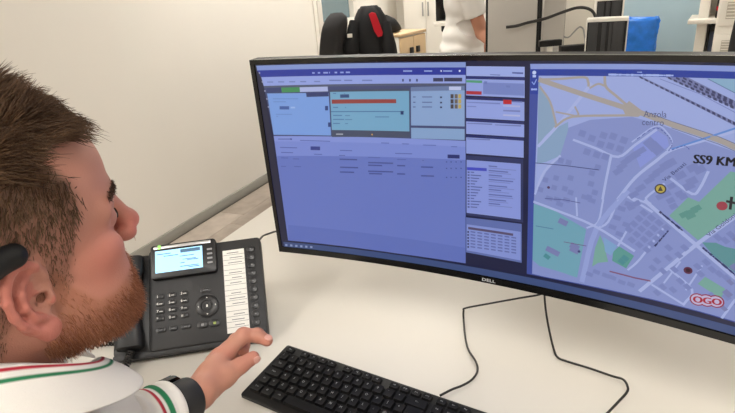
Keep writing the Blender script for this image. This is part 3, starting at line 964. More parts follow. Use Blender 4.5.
for a in range(4):
    b = bmesh.new(); prism_bm([(-.0016, -.001), (.0016, -.001), (0, .0014)], .003, .0032, b)
    link('arrow_mark', bm_mesh(b, 'arrow_mark'), M['paper'], nav, (.016*math.cos(a*math.pi/2), .016*math.sin(a*math.pi/2), 0), (0, 0, a*math.pi/2 - math.pi/2))
b = bmesh.new(); box_bm((.003, .0045, .0002), 0, center=(0, 0, .0034), bm=b); link('ok_mark', bm_mesh(b, 'ok_mark'), M['paper'], nav)
# paper strip and line keys
st = pbox('line_strip', -75, 12, -33, 176.5, -.5, .8, M['paper'], None, 1, 0)
for i in range(15):
    y = 176.5 - 164.5*(i + 1)/16
    psub('strip_line', -74.5, y - .35, -33.5, y + .35, .8, .95, M['ink'], st, .1)
    if i % 4 != 3: psub('strip_print', -67 + (i*5 % 9), y + 3.4, -44 + (i*7 % 8), y + 4.8, .8, .95, M['ink'], st, .1)
for i in range(10):
    y = 173 - i*16.4
    k = pbox('line_key', -27.5, y - 6.6, -12, y + 6.6, -.5, 2.6, kcol, None, 6, 1)
    psub('line_lamp', -21.4, y - 1.2, -18.2, y + 1.2, 2.6, 2.8, M['ink'], k, .8)
# handset lying in the cradle
hp = [(-250, 184, 4), (-250, 176, 10), (-250, 150, 18), (-250, 95, 22), (-250, 40, 18), (-250, 14, 10), (-250, 4, 5)]
bm = bmesh.new()
hs = []
for i, (x, y, z) in enumerate([(-250, 188, 6), (-250, 184, 9), (-250, 160, 10), (-250, 145, 14), (-250, 100, 17), (-250, 55, 14), (-250, 36, 10), (-250, 12, 9), (-250, 8, 6)]):
    w = (20, 25, 26.5, 23, 20.5, 22, 25.5, 25.5, 21)[i]; h = (6, 14, 16, 12, 10, 12, 15, 13, 6)[i]
    ring = []
    for a in range(20):
        t = 2*math.pi*a/20
        c, s_ = math.cos(t), math.sin(t)
        ring.append(bm.verts.new(pf(x + w*math.copysign(abs(c)**.55, c), y, z + h*math.copysign(abs(s_)**.7, s_))))
    hs.append(ring)
for a, b in zip(hs, hs[1:]):
    for k in range(20): bm.faces.new((a[k], a[(k+1) % 20], b[(k+1) % 20], b[k]))
bm.faces.new(hs[0][::-1]); bm.faces.new(hs[-1])
hsd = empty('telephone_handset', (-.5499, .6742, DESK), math.radians(32.28), 'black telephone handset resting in the left cradle of the telephone', 'handset')
link('handset_body', bm_mesh(bm, 'handset_body', True, 50), M['phonedark'], hsd)
# coiled cord
a0, a1, a2, a3 = pf(-246, 8, 4), Vector((-.262, -.022, .012)), Vector((-.3, -.04, .011)), Vector((-.37, -.03, .011))
cl = catmull([a0, a1, a2, a3, Vector((-.4, .03, .011)), Vector((-.33, .07, .011)), Vector((-.275, .06, .012))], 60)
pts = []
for i, q in enumerate(cl):
    t = (cl[min(i+1, len(cl)-1)] - cl[max(i-1, 0)]).normalized()
    n = Vector((0, 0, 1)); n = (n - t*n.dot(t)).normalized(); bb = t.cross(n)
    an = i*2*math.pi/7
    pts.append(q + (n*math.cos(an) + bb*math.sin(an))*.0068)
link('coiled_cord', bm_mesh(tube_bm(pts, .0017, 5), 'coiled_cord', True), M['cable'], hsd)
# line cable from the phone to behind the monitor
r = [ph.matrix_basis @ pf(-6, 190, -10), onz(263, 236, DESK + .13), onz(269, 233.6, DESK + .125), onz(276, 231.4, DESK + .115), onz(290, 229, DESK + .07), onz(310, 226, DESK + .006), onz(350, 228, DESK + .004)]
o = link('telephone_cable', bm_mesh(tube_bm(catmull(r, 6), .0022, 8), 'telephone_cable', True), M['cable'])
tag(o, 'short black cable between the telephone corner and the monitor', 'cable')

# ---------------------------------------------------------------- office behind the monitor
bd = empty('background_desk', (0, 0, 0), 0, 'white desk behind the curved monitor carrying grey monitors', 'desk')
box('desk_top', (1.82, 1.25, .028), (.25, 3.4, .726), M['desk'], bd, .002)
for x in (-.6, 1.05):
    for y in (2.85, 3.95): box('leg', (.05, .05, .712), (x, y, .356), M['metal'], bd, .003)


def face_yaw(x, y):
    """yaw of a front that is turned squarely to whoever looks from the desk"""
    d = ray(x, y)
    return math.atan2(d[1], d[0]) - math.pi/2


def office_monitor(pos, yaw, w, h, z0, label):
    """seen from its silver back; local +y is the screen side"""
    r = empty('office_monitor', (pos[0], pos[1], .74), yaw, label, 'monitor', 'grey monitors on the background desk')
    box('back_cover', (w - .006, .022, h - .006), (0, 0, z0 - .74 + h/2), M['alu'], r, .006, 3)
    box('bezel', (w + .02, .012, h), (0, .016, z0 - .74 + h/2), M['black'], r, .003)
    box('screen', (w - .02, .002, h - .02), (0, .0235, z0 - .74 + h/2), M['gloss'], r, .0005)
    box('mount_boss', (.1, .02, .05), (0, -.018, z0 - .74 + .06), M['alu'], r, .004)
    box('stand_neck', (.05, .02, z0 - .74 + .07), (0, -.021, (z0 - .74 + .07)/2 + .004), M['metal'], r, .004)
    box('stand_base', (.22, .17, .012), (0, -.02, .006), M['metal'], r, .004)
    return r


q = at(512, 27, 2.95)
office_monitor(q, face_yaw(512, 27) + .0, .265, .42, .83, 'nearest silver-backed monitor beside the standing person in white')
q = at(553, 25, 3.25)
office_monitor(q, face_yaw(553, 25) + .5, .15, .46, .83, 'narrow grey-backed monitor right of the nearest silver monitor')
q = at(571, 0, 3.6)
r = empty('desk_camera_box', (q.x, q.y, .74), math.radians(20), 'small black box on a bracket above the cables', 'device')
box('box_body', (.1, .08, .2), (0, 0, .46), M['gloss'], r, .006)
box('box_bracket', (.05, .05, .06), (0, 0, .335), M['black'], r, .004)
box('box_arm', (.14, .03, .022), (.02, 0, .355), M['black'], r, .004)
box('box_post', (.03, .03, .31), (0, 0, .16), M['white'], r, .003)
box('box_foot', (.14, .14, .012), (0, 0, .006), M['black'], r, .003)
# bar shaped arms
a, b = at(539, 44, 3.05), at(561, 42, 3.05)
r = empty('monitor_bracket', (0, 0, 0), 0, 'black horizontal bracket bar between the two silver monitors', 'bracket')
d = (b - a)
bm = box_bm((d.length, .04, .034), .004, 2)
bmesh.ops.transform(bm, matrix=Matrix.Translation((a + b)/2) @ Matrix.Rotation(math.atan2(d.y, d.x), 4, 'Z'), verts=bm.verts)
link('bar', bm_mesh(bm, 'bar', True, 40), M['black'], r)
c = (a + b)/2
box('bar_post', (.03, .03, c.z - .02 - .74), (c.x, c.y, (c.z - .02 + .74)/2), M['white'], r, .003)
a, b = at(560, 49.5, 2.9), at(588, 47, 2.9)
r = empty('desk_riser', (0, 0, 0), 0, 'low black riser bar standing before the computer towers', 'riser')
d = b - a
bm = box_bm((d.length, .05, .036), .004, 2)
bmesh.ops.transform(bm, matrix=Matrix.Translation((a + b)/2) @ Matrix.Rotation(math.atan2(d.y, d.x), 4, 'Z'), verts=bm.verts)
link('riser_bar', bm_mesh(bm, 'riser_bar', True, 40), M['black'], r)
for q in (a.lerp(b, .15), a.lerp(b, .85)): box('riser_foot', (.04, .04, q.z - .018 - .74), (q.x, q.y, (q.z - .018 + .74)/2), M['white'], r, .003)
a, b = at(560, 40, 3.5), at(592, 30, 3.5)
d = b - a
ps = empty('desk_screen', (a.x/2 + b.x/2, a.y/2 + b.y/2, .74), math.atan2(d.y, d.x), 'white privacy screen behind the cables', 'desk screen')
box('screen_panel', (d.length + .3, .02, .52), (.05, 0, .27), M['white'], ps, .003)
for x in (-.1, .2): box('screen_foot', (.03, .12, .012), (x, 0, .006), M['metal'], ps, .002)
# cables
r = [at(506, 27.2, 2.88), at(516, 26, 2.87), at(528, 22.6, 2.87), at(545, 18.6, 2.87), at(562, 12.4, 2.87), at(576, 8, 2.87), at(586, 8, 2.87), at(593, 12, 2.87), at(595.5, 20, 2.9), at(595, 40, 3.0), Vector((-.14, 3.32, .75))]
tag(link('display_cable', bm_mesh(tube_bm(catmull(r, 6), .008, 8), 'display_cable', True), M['cable']), 'thick black cable arching from the silver monitor back', 'cable')
r = [at(562, 36, 3.42), at(568, 37.4, 3.42), at(573, 33, 3.42), at(578, 28, 3.42), at(581, 27, 3.42), at(584, 32, 3.42), at(584, 52, 3.42), Vector((-.25, 3.62, .745))]
tag(link('grey_cable', bm_mesh(tube_bm(catmull(r, 6), .005, 8), 'grey_cable', True), M['metal']), 'thin grey cable curling before the white privacy screen', 'cable')


def tower(pos, yaw, w, z0, z1, dep, label):
    """pos: front centre"""
    r = empty('computer_tower', (pos[0], pos[1], z0), yaw, label, 'computer', 'computer towers on the background desk')
    h = z1 - z0
    box('casing', (w, dep, h), (0, dep/2 + .008, h/2), M['white'], r, .004)
    box('front_panel', (w - .012, .012, h - .02), (0, .004, h/2 - .006), M['black'], r, .002)
    for x, ww in ((-w*.32, w*.22), (-w*.06, .02), (.02, .014), (w*.28, w*.26)):
        box('front_rib', (ww, .006, h - .03), (x, -.003, h/2 - .006), mat('charcoal_rib', (44, 44, 46), .5) if 'charcoal_rib' not in bpy.data.materials else bpy.data.materials['charcoal_rib'], r, .002)
    return r


a, b = at(588, 20, 2.75), at(627, 18.2, 2.75)
tower(((a + b)/2), face_yaw(607, 30) - .03, .2, .74, a.z, .1, 'slim black computer unit with white casing standing nearest the blue bin')
a, b = at(596, -1, 3.25), at(625, -3.5, 3.25)
tower(((a + b)/2), face_yaw(610, 10) + .12, .155, .74, a.z, .1, 'slim black computer unit with white casing behind the nearer unit')

# blue-grey partition and the blue bin
a, b = at(585, 40, 5.0), at(701, 40, 4.75)
d = b - a
r = empty('office_partition', (a.x/2 + b.x/2, a.y/2 + b.y/2, 0), math.atan2(d.y, d.x), 'pale blue-grey partition panel behind the blue bin', 'partition')
box('partition_panel', (d.length, .04, 1.7), (0, 0, .9), M['bluegrey'], r, .004)
box('partition_rail', (d.length, .05, .04), (0, 0, 1.77), M['metal'], r, .004)
for x in (-.4, .4): box('partition_foot', (.05, .4, .05), (x*d.length, 0, .025), M['metal'], r, .004)
c = at(641, 30, 4.3)
ztop = at(641, 17, 4.3).z
r = empty('waste_bin', (c.x, c.y, 0), face_yaw(641, 30), 'tall blue waste bin lined with a shiny blue bag', 'bin')
wd = .112
bm = bmesh.new()
R = []
for k, (z, s) in enumerate(((0, .82), (.02, .84), (ztop - .02, 1.0), (ztop - .02, .96), (.03, .8))):
    R.append([bm.verts.new((x*s, y*s, z)) for x, y in rrect(wd*2 - .008, wd*2 - .03, .03, 4)])
for a_, b_ in zip(R, R[1:]):
    n = len(a_)
    for i in range(n): bm.faces.new((a_[i], a_[(i+1) % n], b_[(i+1) % n], b_[i]))
bm.faces.new(R[0][::-1]); bm.faces.new(R[-1])
link('bin_body', bm_mesh(bm, 'bin_body', True, 40), M['bin'], r)
bm = bmesh.new(); R = []
rg = random.Random(5)
for k, (z, s) in enumerate(((ztop - .3, 1.02), (ztop - .22, 1.05), (ztop - .14, 1.06), (ztop - .1, 1.1), (ztop - .07, 1.07), (ztop - .02, 1.1), (ztop, 1.06), (ztop - .01, .9), (ztop - .12, .86))):
    R.append([bm.verts.new((x*s*(1 + rg.uniform(-.065, .065)), y*s*(1 + rg.uniform(-.065, .065)), z + rg.uniform(-.008, .008))) for x, y in rrect(wd*2, wd*2 - .02, .03, 6)])
for a_, b_ in zip(R, R[1:]):
    n = len(a_)
    for i in range(n): bm.faces.new((a_[i], a_[(i+1) % n], b_[(i+1) % n], b_[i]))
link('bin_bag', bm_mesh(bm, 'bin_bag', True), M['bag'], r)

# white furniture at the right edge
a, b = at(694.5, 40, 3.9), at(704, 40, 3.9)
yaw = face_yaw(694, 40) - .04
r = empty('shelf_unit', (a.x, a.y, 0), yaw, 'white shelf unit with a projecting shelf at the right edge', 'shelf')
sz = at(705, 19, 3.9).z
box('side_panel', (.065, .32, 1.75), (.033, .16, .875), M['white'], r, .003)
box('side_panel', (.03, .32, 1.75), (.26, .16, .875), M['white'], r, .003)
box('back_panel', (.22, .015, 1.7), (.155, .31, .87), M['white'], r, .002)
box('shelf_board', (.32, .42, .03), (.105, .1, sz), M['white'], r, .004)
for z in (.3, 1.5): box('shelf_board', (.175, .28, .022), (.155, .15, z), M['white'], r, .003)
f = empty('navy_folder', (a.x + math.cos(yaw)*.13 - math.sin(yaw)*.16, a.y + math.sin(yaw)*.13 + math.cos(yaw)*.16, .311), yaw, 'navy blue box folder under the white shelf', 'folder')
hh = sz - .311 - .07
box('folder_body', (.085, .24, hh), (0, 0, hh/2), M['navy'], f, .004)
box('folder_lid', (.088, .25, .05), (0, 0, hh + .012), M['black'], f, .004)
f = empty('dark_bottle', (a.x + math.cos(yaw)*.14 - math.sin(yaw)*.0, a.y + math.sin(yaw)*.14 + math.cos(yaw)*.0, sz + .015), yaw, 'dark tall bottle with a red mark on the white shelf', 'bottle')
link('bottle_body', bm_mesh(lathe_bm([(.0001, 0), (.034, 0), (.036, .006), (.036, .2), (.02, .25), (.014, .26), (.014, .3), (.0001, .3)], 20), 'bottle_body', True, 40), M['black'], f)
link('bottle_mark', bm_mesh(lathe_bm([(.0365, .05), (.0368, .052), (.0368, .075), (.0365, .077)], 20), 'bottle_mark', True), M['red'], f)
a, b = at(713, 40, 3.45), at(735, 40, 3.6)
yaw = face_yaw(713, 40) - .03
r = empty('white_cabinet', (a.x, a.y, 0), yaw, 'white metal cabinet with grey vent grilles at the right edge', 'cabinet')
box('cabinet_body', (.34, .25, 1.35), (.17, .125, .675), M['white'], r, .006)
zg = at(720, 22.5, 3.6).z
box('cabinet_door', (.32, .014, zg - .06), (.17, -.008, zg/2 - .02), M['white'], r, .003)
box('cabinet_door', (.32, .014, 1.34 - zg - .01), (.17, -.008, (1.34 + zg)/2 + .002), M['white'], r, .003)
gm = mat('grey_grille', (186, 178, 164), .6)
for zc, hgt in ((at(725, 42, 3.6).z, .08), (at(721, 7, 3.6).z, .1)):
    g = box('vent_grille', (.075, .004, hgt), (.085, -.017, zc), gm, r, .001)
    for k in range(5): box('vent_slat', (.07, .004, .006), (.085, -.02, zc - hgt/2 + hgt*(k + .5)/5), M['white'], g, .001)


# office chairs
def office_chair(pos, yaw, back_w, back_h, back_z, label, tilt=.1, mt=None):
    """local +y is where the sitter faces"""
    mt = mt or M['fabric']
    r = empty('office_chair', (pos[0], pos[1], 0), yaw, label, 'chair', 'office chairs in the room')
    bm = bmesh.new()
    R = []
    n = 22
    for j in range(n + 1):
        v = j/n
        w = back_w*(.78 + .22*math.sin(math.pi*min(1, .15 + v*.75)))*(1 if v < .8 else math.sqrt(max(.05, 1 - ((v - .8)/.2)**2)))
        th = .045*math.sqrt(max(.05, 1 - (max(0, v - .88)/.12)**2))
        z = back_z - back_h + back_h*v
        y = -.24 - math.sin(tilt)*back_h*v + .03*math.sin(v*3.1)
        R.append([bm.verts.new((w/2*math.copysign(abs(math.cos(t))**.5, math.cos(t)), y + th*math.copysign(abs(math.sin(t))**.8, math.sin(t)) + .05*abs(math.cos(t))**3, z)) for t in [2*math.pi*k/24 for k in range(24)]])
    for a_, b_ in zip(R, R[1:]):
        for k in range(24): bm.faces.new((a_[k], a_[(k+1) % 24], b_[(k+1) % 24], b_[k]))
    bm.faces.new(R[0][::-1]); bm.faces.new(R[-1])
    link('backrest', bm_mesh(bm, 'backrest', True), mt, r)
    box('back_bar', (.06, .025, back_z - back_h + .06 - .43), (0, -.25, (back_z - back_h + .06 + .43)/2), M['black'], r, .004)
    box('seat', (.46, .46, .07), (0, 0, .475), mt, r, .025, 4)
    box('seat_pan', (.3, .56, .025), (0, -.03, .43), M['black'], r, .005)
    tube('gas_column', [(0, 0, .08), (0, 0, .42)], .025, M['metal'], r, 14)
    for k in range(5):
        t = 2*math.pi*k/5 + .3
        tube('base_arm', [(0, 0, .1), (.29*math.cos(t), .29*math.sin(t), .062)], [.022, .014], M['black'], r, 8)
        cme = lathe_bm([(.0001, -.01), (.024, -.01), (.024, .01), (.0001, .01)], 14)
        bmesh.ops.transform(cme, matrix=Matrix.Translation((.29*math.cos(t), .29*math.sin(t), .0245)) @ Matrix.Rotation(t, 4, 'Z') @ Matrix.Rotation(math.pi/2, 4, 'X'), verts=cme.verts)
        link('caster', bm_mesh(cme, 'caster', True, 40), M['black'], r)
    return r


q = at(338.5, 30, 3.2)
yw = math.radians(100)
office_chair((q.x - .27*math.sin(yw), q.y + .27*math.cos(yw)), yw, .27, .5, at(331, 13, 3.2).z, 'dark grey office chair with a tall bare backrest by the window')
q = at(370.5, 30, 3.3)
yw = math.radians(-18)
cz = at(374, 7, 3.3).z
cpos = (q.x - .25*math.sin(yw), q.y + .25*math.cos(yw))
office_chair(cpos, yw, .2, .5, cz - .06, 'office chair hidden under the black jacket', .02)
q = at(810, 30, 1.9)
office_chair((q.x, q.y + .25), 0, .45, .65, 1.36, 'black high-backed office chair cut off at the right edge', .05, M['jacket'])
q = at(370.5, 30, 3.3)
# jacket hung over that chair's back
jk = empty('jacket', (q.x, q.y, 0), math.radians(25), 'black jacket with a red panel hung over an office chair', 'jacket')
bm = bmesh.new(); R = []
zs = [cz + .012, cz - .005, cz - .05, cz - .12, cz - .2, cz - .3, cz - .42, cz - .58]
ws = [.045, .066, .095, .112, .126, .132, .134, .13]; ts_ = [.02, .05, .08, .095, .1, .1, .1, .09]
rg = random.Random(8)
for z, w, t in zip(zs, ws, ts_):
    R.append([bm.verts.new(((w + rg.uniform(-.006, .006))*math.copysign(abs(math.cos(a))**.7, math.cos(a)), (t + .012*math.sin(a*7 + z*20))*math.sin(a), z)) for a in [2*math.pi*k/36 for k in range(36)]])
for a_, b_ in zip(R, R[1:]):
    for k in range(36): bm.faces.new((a_[k], a_[(k+1) % 36], b_[(k+1) % 36], b_[k]))
bm.faces.new(R[0][::-1])
link('jacket_body', bm_mesh(bm, 'jacket_body', True), M['jacket'], jk)
bm = bmesh.new()
P = [(-.006, cz - .032), (.012, cz - .022), (.034, cz - .028), (.046, cz - .06), (.07, cz - .14), (.064, cz - .16), (.04, cz - .165), (.02, cz - .13)]
prism_bm(P, .08, .104, bm)
bmesh.ops.transform(bm, matrix=Matrix(((1, 0, 0, 0), (0, 0, -1, 0), (0, 1, 0, 0), (0, 0, 0, 1))), verts=bm.verts)
link('red_panel', bm_mesh(bm, 'red_panel'), M['red'], jk)
box('white_label', (.03, .01, .022), (-.128, -.142, cz - .14), M['white'], jk, .002, rot=(0, 0, 0))
tube('left_sleeve', [(-.09, -.05, cz - .07), (-.125, -.09, cz - .2), (-.13, -.095, cz - .4), (-.12, -.09, cz - .56)], [.035, .045, .045, .04], M['jacket'], jk, 12)
tube('right_sleeve', [(.09, -.05, cz - .09), (.105, -.09, cz - .22), (.12, -.095, cz - .4), (.12, -.09, cz - .56)], [.03, .042, .045, .04], M['jacket'], jk, 12)

# beech cabinet with a bag on top
c0, c1, c2 = at(400, 34.4, 3.9), at(425, 25.6, 4.15), at(388.6, 33.2, 4.05)
yaw = math.atan2(c1.y - c0.y, c1.x - c0.x)
L = (c1 - c0).to_2d().length
r = empty('wooden_cabinet', (c0.x, c0.y, 0), yaw, 'low beech cabinet with grey side and dark handles', 'cabinet')
H_ = c0.z
box('carcass', (L, .3, H_ - .02), (L/2, .165, (H_ - .02)/2), M['white'], r, .003)
box('cabinet_top', (L + .01, .33, .02), (L/2, .16, H_ - .01), M['wood'], r, .002)
for k in range(2):
    dr = box('door', (L/2 - .004, .016, H_ - .06), (L*(k + .5)/2, .005, H_/2), M['wood'], r, .002)
    box('handle', (.035, .018, .045), (L/2 + (-.045 if k == 0 else .045), -.012, H_ - .13), M['cable'], dr, .003)
box('paper_note', (.07, .002, .09), (L*.33, -.0045, H_ - .24), M['paper'], r, 0)
bag = bmesh.new()
R = []
for x, w, h in ((-.13, .01, .008), (-.12, .05, .035), (-.06, .08, .07), (0, .085, .06), (.07, .07, .035), (.12, .05, .02), (.135, .01, .006)):
    R.append([bag.verts.new((x, w*math.cos(a), h*(1 + math.sin(a)))) for a in [2*math.pi*k/16 for k in range(16)]])
for a_, b_ in zip(R, R[1:]):
    for k in range(16): bag.faces.new((a_[k], a_[(k+1) % 16], b_[(k+1) % 16], b_[k]))
bag.faces.new(R[0]); bag.faces.new(R[-1][::-1])
q = c0.lerp(c1, .25)
q = q + Vector((-math.sin(yaw), math.cos(yaw), 0))*.16
o = link('black_bag', bm_mesh(bag, 'black_bag', True), M['jacket'], None, (q.x, q.y, H_), (0, 0, yaw + .1))
tag(o, 'flat black bag lying on the beech cabinet', 'bag')
# tall white cupboard doors on the far wall
a, b = at(404, 30, 5.55), at(434, 30, 5.6)
r = empty('white_cupboard', ((a.x + b.x)/2, FAR - .2, 0), 0, 'tall white cupboard against the far wall behind the cabinet', 'cupboard')
wc = .5
box('cupboard_body', (wc, .36, 2.0), (0, 0, 1.0), M['white'], r, .003)
for k in (-1, 1):
    dr = box('cupboard_door', (wc/2 - .004, .018, 1.92), (k*wc/4, -.19, 1.0), M['white'], r, .003)
    box('handle', (.012, .02, .14), (k*.03, -.205, 1.05), M['metal'], dr, .002)
q = at(446, 6, 4.7)
r = empty('wall_screen', (q.x, q.y, 0), math.radians(20), 'dark screen on a white stand behind the standing person', 'screen')
zc = q.z
box('screen_panel', (.3, .03, .36), (.06, 0, zc + .06), M['gloss'], r, .004)
box('screen_tray', (.3, .1, .03), (.04, -.02, zc - .145), M['white'], r, .004)
box('tray_box', (.09, .08, .05), (.0, -.02, zc - .185), M['black'], r, .004)
box('screen_post', (.05, .04, zc - .2), (.1, 0, (zc - .2)/2 + .01), M['white'], r, .003)
box('screen_foot', (.4, .3, .02), (.1, 0, .01), M['white'], r, .003)

# ---------------------------------------------------------------- people: smooth bodies from blended volumes
class Vol:
    """signed distance built up by smooth unions"""
    def __init__(self): self.ops = []
    def cap(self, a, b, ra, rb=None, k=.01, mode='+', sq=None):
        self.ops.append(('c', np.array(a, float), np.array(b, float), ra, ra if rb is None else rb, k, mode, sq)); return self
    def ell(self, c, r, k=.01, mode='+', rot=None):
        self.ops.append(('e', np.array(c, float), np.array(r, float), rot, None, k, mode, None)); return self
    def chain(self, pts, rs, k=.006, mode='+'):
        for i in range(len(pts) - 1): self.cap(pts[i], pts[i+1], rs[i], rs[i+1], k, mode)
        return self
    def mirror(self, fn):
        for s in (-1, 1): fn(s)
        return self
    def __call__(self, P):
        d = np.full(len(P), 9.)
        for t, a, b, ra, rb, k, mode, sq in self.ops:
            if t == 'c':
                ba = b - a
                h = np.clip(((P - a)@ba)/(ba@ba + 1e-12), 0, 1)
                q = P - a - h[:, None]*ba
                if sq is not None: q = q/np.array(sq)
                e = np.sqrt((q*q).sum(1)) - (ra + (rb - ra)*h)
            else:
                q = P - a
                if ra is not None: q = q@ra
                k0 = np.sqrt(((q/b)**2).sum(1)); k1 = np.sqrt(((q/(b*b))**2).sum(1)) + 1e-9
                e = k0*(k0 - 1)/k1
            if mode == '+':
                h = np.maximum(k - np.abs(d - e), 0)/k
                d = np.minimum(d, e) - h*h*k/4
            else:
                e = -e
                h = np.maximum(k - np.abs(d - e), 0)/k
                d = np.maximum(d, e) + h*h*k/4
        return d


def mesh_vol(fn, lo, hi, vox):
    """surface nets, refined only near the surface"""
    lo, hi = np.array(lo, float), np.array(hi, float)
    n = np.ceil((hi - lo)/vox/4).astype(int)*4 + 1
    S = 4
    nc = (n - 1)//S + 1
    ax = [lo[i] + np.arange(nc[i])*vox*S for i in range(3)]
    G = np.stack(np.meshgrid(*ax, indexing='ij'), -1).reshape(-1, 3)
    Vc = fn(G).reshape(nc)
    near = np.abs(Vc) < vox*S*1.9
    cell = np.zeros(nc - 1, bool)
    for dx in (0, 1):
        for dy in (0, 1):
            for dz in (0, 1):
                cell |= near[dx:nc[0]-1+dx, dy:nc[1]-1+dy, dz:nc[2]-1+dz]
    V = np.repeat(np.repeat(np.repeat(Vc, S, 0), S, 1), S, 2)[:n[0], :n[1], :n[2]].astype(np.float32)
    mk = np.zeros(n, bool)
    cm = np.repeat(np.repeat(np.repeat(cell, S, 0), S, 1), S, 2)
    for dx in (0, 1):
        for dy in (0, 1):
            for dz in (0, 1):
                mk[dx:dx+cm.shape[0], dy:dy+cm.shape[1], dz:dz+cm.shape[2]] |= cm
    I = np.argwhere(mk)
    vals = np.empty(len(I), np.float32)
    for s in range(0, len(I), 400000):
        vals[s:s+400000] = fn(lo + I[s:s+400000]*vox)
    V[mk] = vals
    s = V < 0
    c = [s[i:n[0]-1+i, j:n[1]-1+j, k:n[2]-1+k] for i in (0, 1) for j in (0, 1) for k in (0, 1)]
    cnt = sum(x.astype(np.int8) for x in c)
    act = (cnt > 0) & (cnt < 8)
    C_ = np.argwhere(act)
    idx = np.full(act.shape, -1, np.int64)
    idx[act] = np.arange(len(C_))
    acc = np.zeros((len(C_), 3)); num = np.zeros(len(C_))
    cor = [np.array((i, j, k)) for i in (0, 1) for j in (0, 1) for k in (0, 1)]
    for a in range(8):
        for b in range(a + 1, 8):
            if np.abs(cor[a] - cor[b]).sum() != 1: continue
            pa, pb = C_ + cor[a], C_ + cor[b]
            va, vb = V[pa[:, 0], pa[:, 1], pa[:, 2]], V[pb[:, 0], pb[:, 1], pb[:, 2]]
            x = (va < 0) != (vb < 0)
            t = np.where(x, va/(va - vb + 1e-20), 0)
            acc[x] += (pa + t[:, None]*(cor[b] - cor[a]))[x]; num[x] += 1
    verts = lo + acc/num[:, None]*vox
    F = []
    for d in range(3):
        e = [0, 0, 0]; e[d] = 1
        A = s[:n[0]-e[0], :n[1]-e[1], :n[2]-e[2]]; B = s[e[0]:, e[1]:, e[2]:]
        E = np.argwhere(A != B)
        u, w = (d + 1) % 3, (d + 2) % 3
        E = E[(E[:, u] > 0) & (E[:, w] > 0) & (E[:, u] < n[u]-1) & (E[:, w] < n[w]-1)]
        sg = s[E[:, 0], E[:, 1], E[:, 2]]
        q = []
        for du, dw in ((1, 1), (0, 1), (0, 0), (1, 0)):
            o = E.copy(); o[:, u] -= du; o[:, w] -= dw
            q.append(idx[o[:, 0], o[:, 1], o[:, 2]])
        q = np.stack(q, 1)
        q[~sg] = q[~sg][:, ::-1]
        F.append(q)
    return verts, np.concatenate(F)


def np_mesh(name, v, f, cols=None, smooth=True):
    me = bpy.data.meshes.new(name)
    me.vertices.add(len(v)); me.vertices.foreach_set('co', np.asarray(v, np.float32).ravel())
    k = f.shape[1]
    me.loops.add(len(f)*k); me.polygons.add(len(f))
    me.loops.foreach_set('vertex_index', f.astype(np.int32).ravel())
    me.polygons.foreach_set('loop_start', np.arange(0, len(f)*k, k, dtype=np.int32))
    me.polygons.foreach_set('loop_total', np.full(len(f), k, np.int32))
    if smooth: me.polygons.foreach_set('use_smooth', np.ones(len(f), bool))
    me.update(calc_edges=True)
    if cols is not None:
        a = me.color_attributes.new('Col', 'FLOAT_COLOR', 'POINT')
        b = np.ones((len(v), 4), np.float32); b[:, :3] = cols
        a.data.foreach_set('color', b.ravel())
    return me


def normals(fn, P, e=.0008):
    g = np.stack([fn(P + np.eye(3)[i]*e) - fn(P - np.eye(3)[i]*e) for i in range(3)], 1)
    return g/(np.linalg.norm(g, axis=1, keepdims=True) + 1e-12)


def strands(roots, dirs, lens, bend, rad, cols, seg=4, sides=3, wob=None, rs=None):
    """many tapered hairs in one mesh; bend: vector added quadratically along the hair"""
    N = len(roots)
    t = np.linspace(0, 1, seg + 1)
    P = roots[:, None] + dirs[:, None]*(lens[:, None, None]*t[None, :, None]) + bend[:, None]*((lens[:, None]*t[None]**2)[..., None])
    if wob is not None:
        P += (rs.normal(0, 1, (N, seg + 1, 3))*wob*t[None, :, None])
    T = np.gradient(P, axis=1); T /= np.linalg.norm(T, axis=2, keepdims=True) + 1e-9
    up = np.array([.31, .52, .79])
    A = np.cross(T, up); A /= np.linalg.norm(A, axis=2, keepdims=True) + 1e-9
    B = np.cross(T, A)
    r = rad[:, None]*(1 - .85*t[None]**2)
    V = np.stack([P + (A*math.cos(2*math.pi*k/sides) + B*math.sin(2*math.pi*k/sides))*r[..., None] for k in range(sides)], 2)
    base = np.arange(N)[:, None, None]*((seg + 1)*sides)
    j = np.arange(seg)[None, :, None]*sides
    k = np.arange(sides)[None, None, :]
    k2 = (k + 1) % sides
    F = np.stack([base + j + k, base + j + k2, base + j + sides + k2, base + j + sides + k], -1).reshape(-1, 4)
    C3 = np.repeat(cols, (seg + 1)*sides, 0)
    return V.reshape(-1, 3), F, C3


def vnoise(P, s, seed=0):
    """cheap smooth noise"""
    r = np.random.RandomState(seed)
    o = np.zeros(len(P))
    for i in range(6):
        w = r.normal(0, 1, 3); w *= s*(1 + .35*i)/np.linalg.norm(w)
        o += np.sin(P@w + r.rand()*6.28)/(1 + .3*i)
    return o/3


def smooth01(x, a, b):
    t = np.clip((x - a)/(b - a), 0, 1)
    return t*t*(3 - 2*t)


def rotm(yaw=0, pitch=0, roll=0):
    return np.array(Matrix.Rotation(yaw, 3, 'Z') @ Matrix.Rotation(pitch, 3, 'Y') @ Matrix.Rotation(roll, 3, 'X'))

# ---------------------------------------------------------------- the operator at the desk
HP = np.array([-.4782, .2449, 1.1581])
HR = rotm(math.radians(73.5), math.radians(2), math.radians(9))
TYAW = math.radians(84)
TR = rotm(TYAW)
TP = HP + np.array([0, -.005, .035])
def hw(P): return HP + np.asarray(P)@HR.T          # head frame -> room
def tw(P): return TP + np.asarray(P)@TR.T          # torso frame -> room
PROOT = np.array([TP[0], TP[1], 0]) + TR@np.array([-.05, 0, 0])
person = empty('person', tuple(PROOT), 0, 'person in a white polo shirt with red and green collar stripes sitting at the desk', 'person')
ORG = PROOT

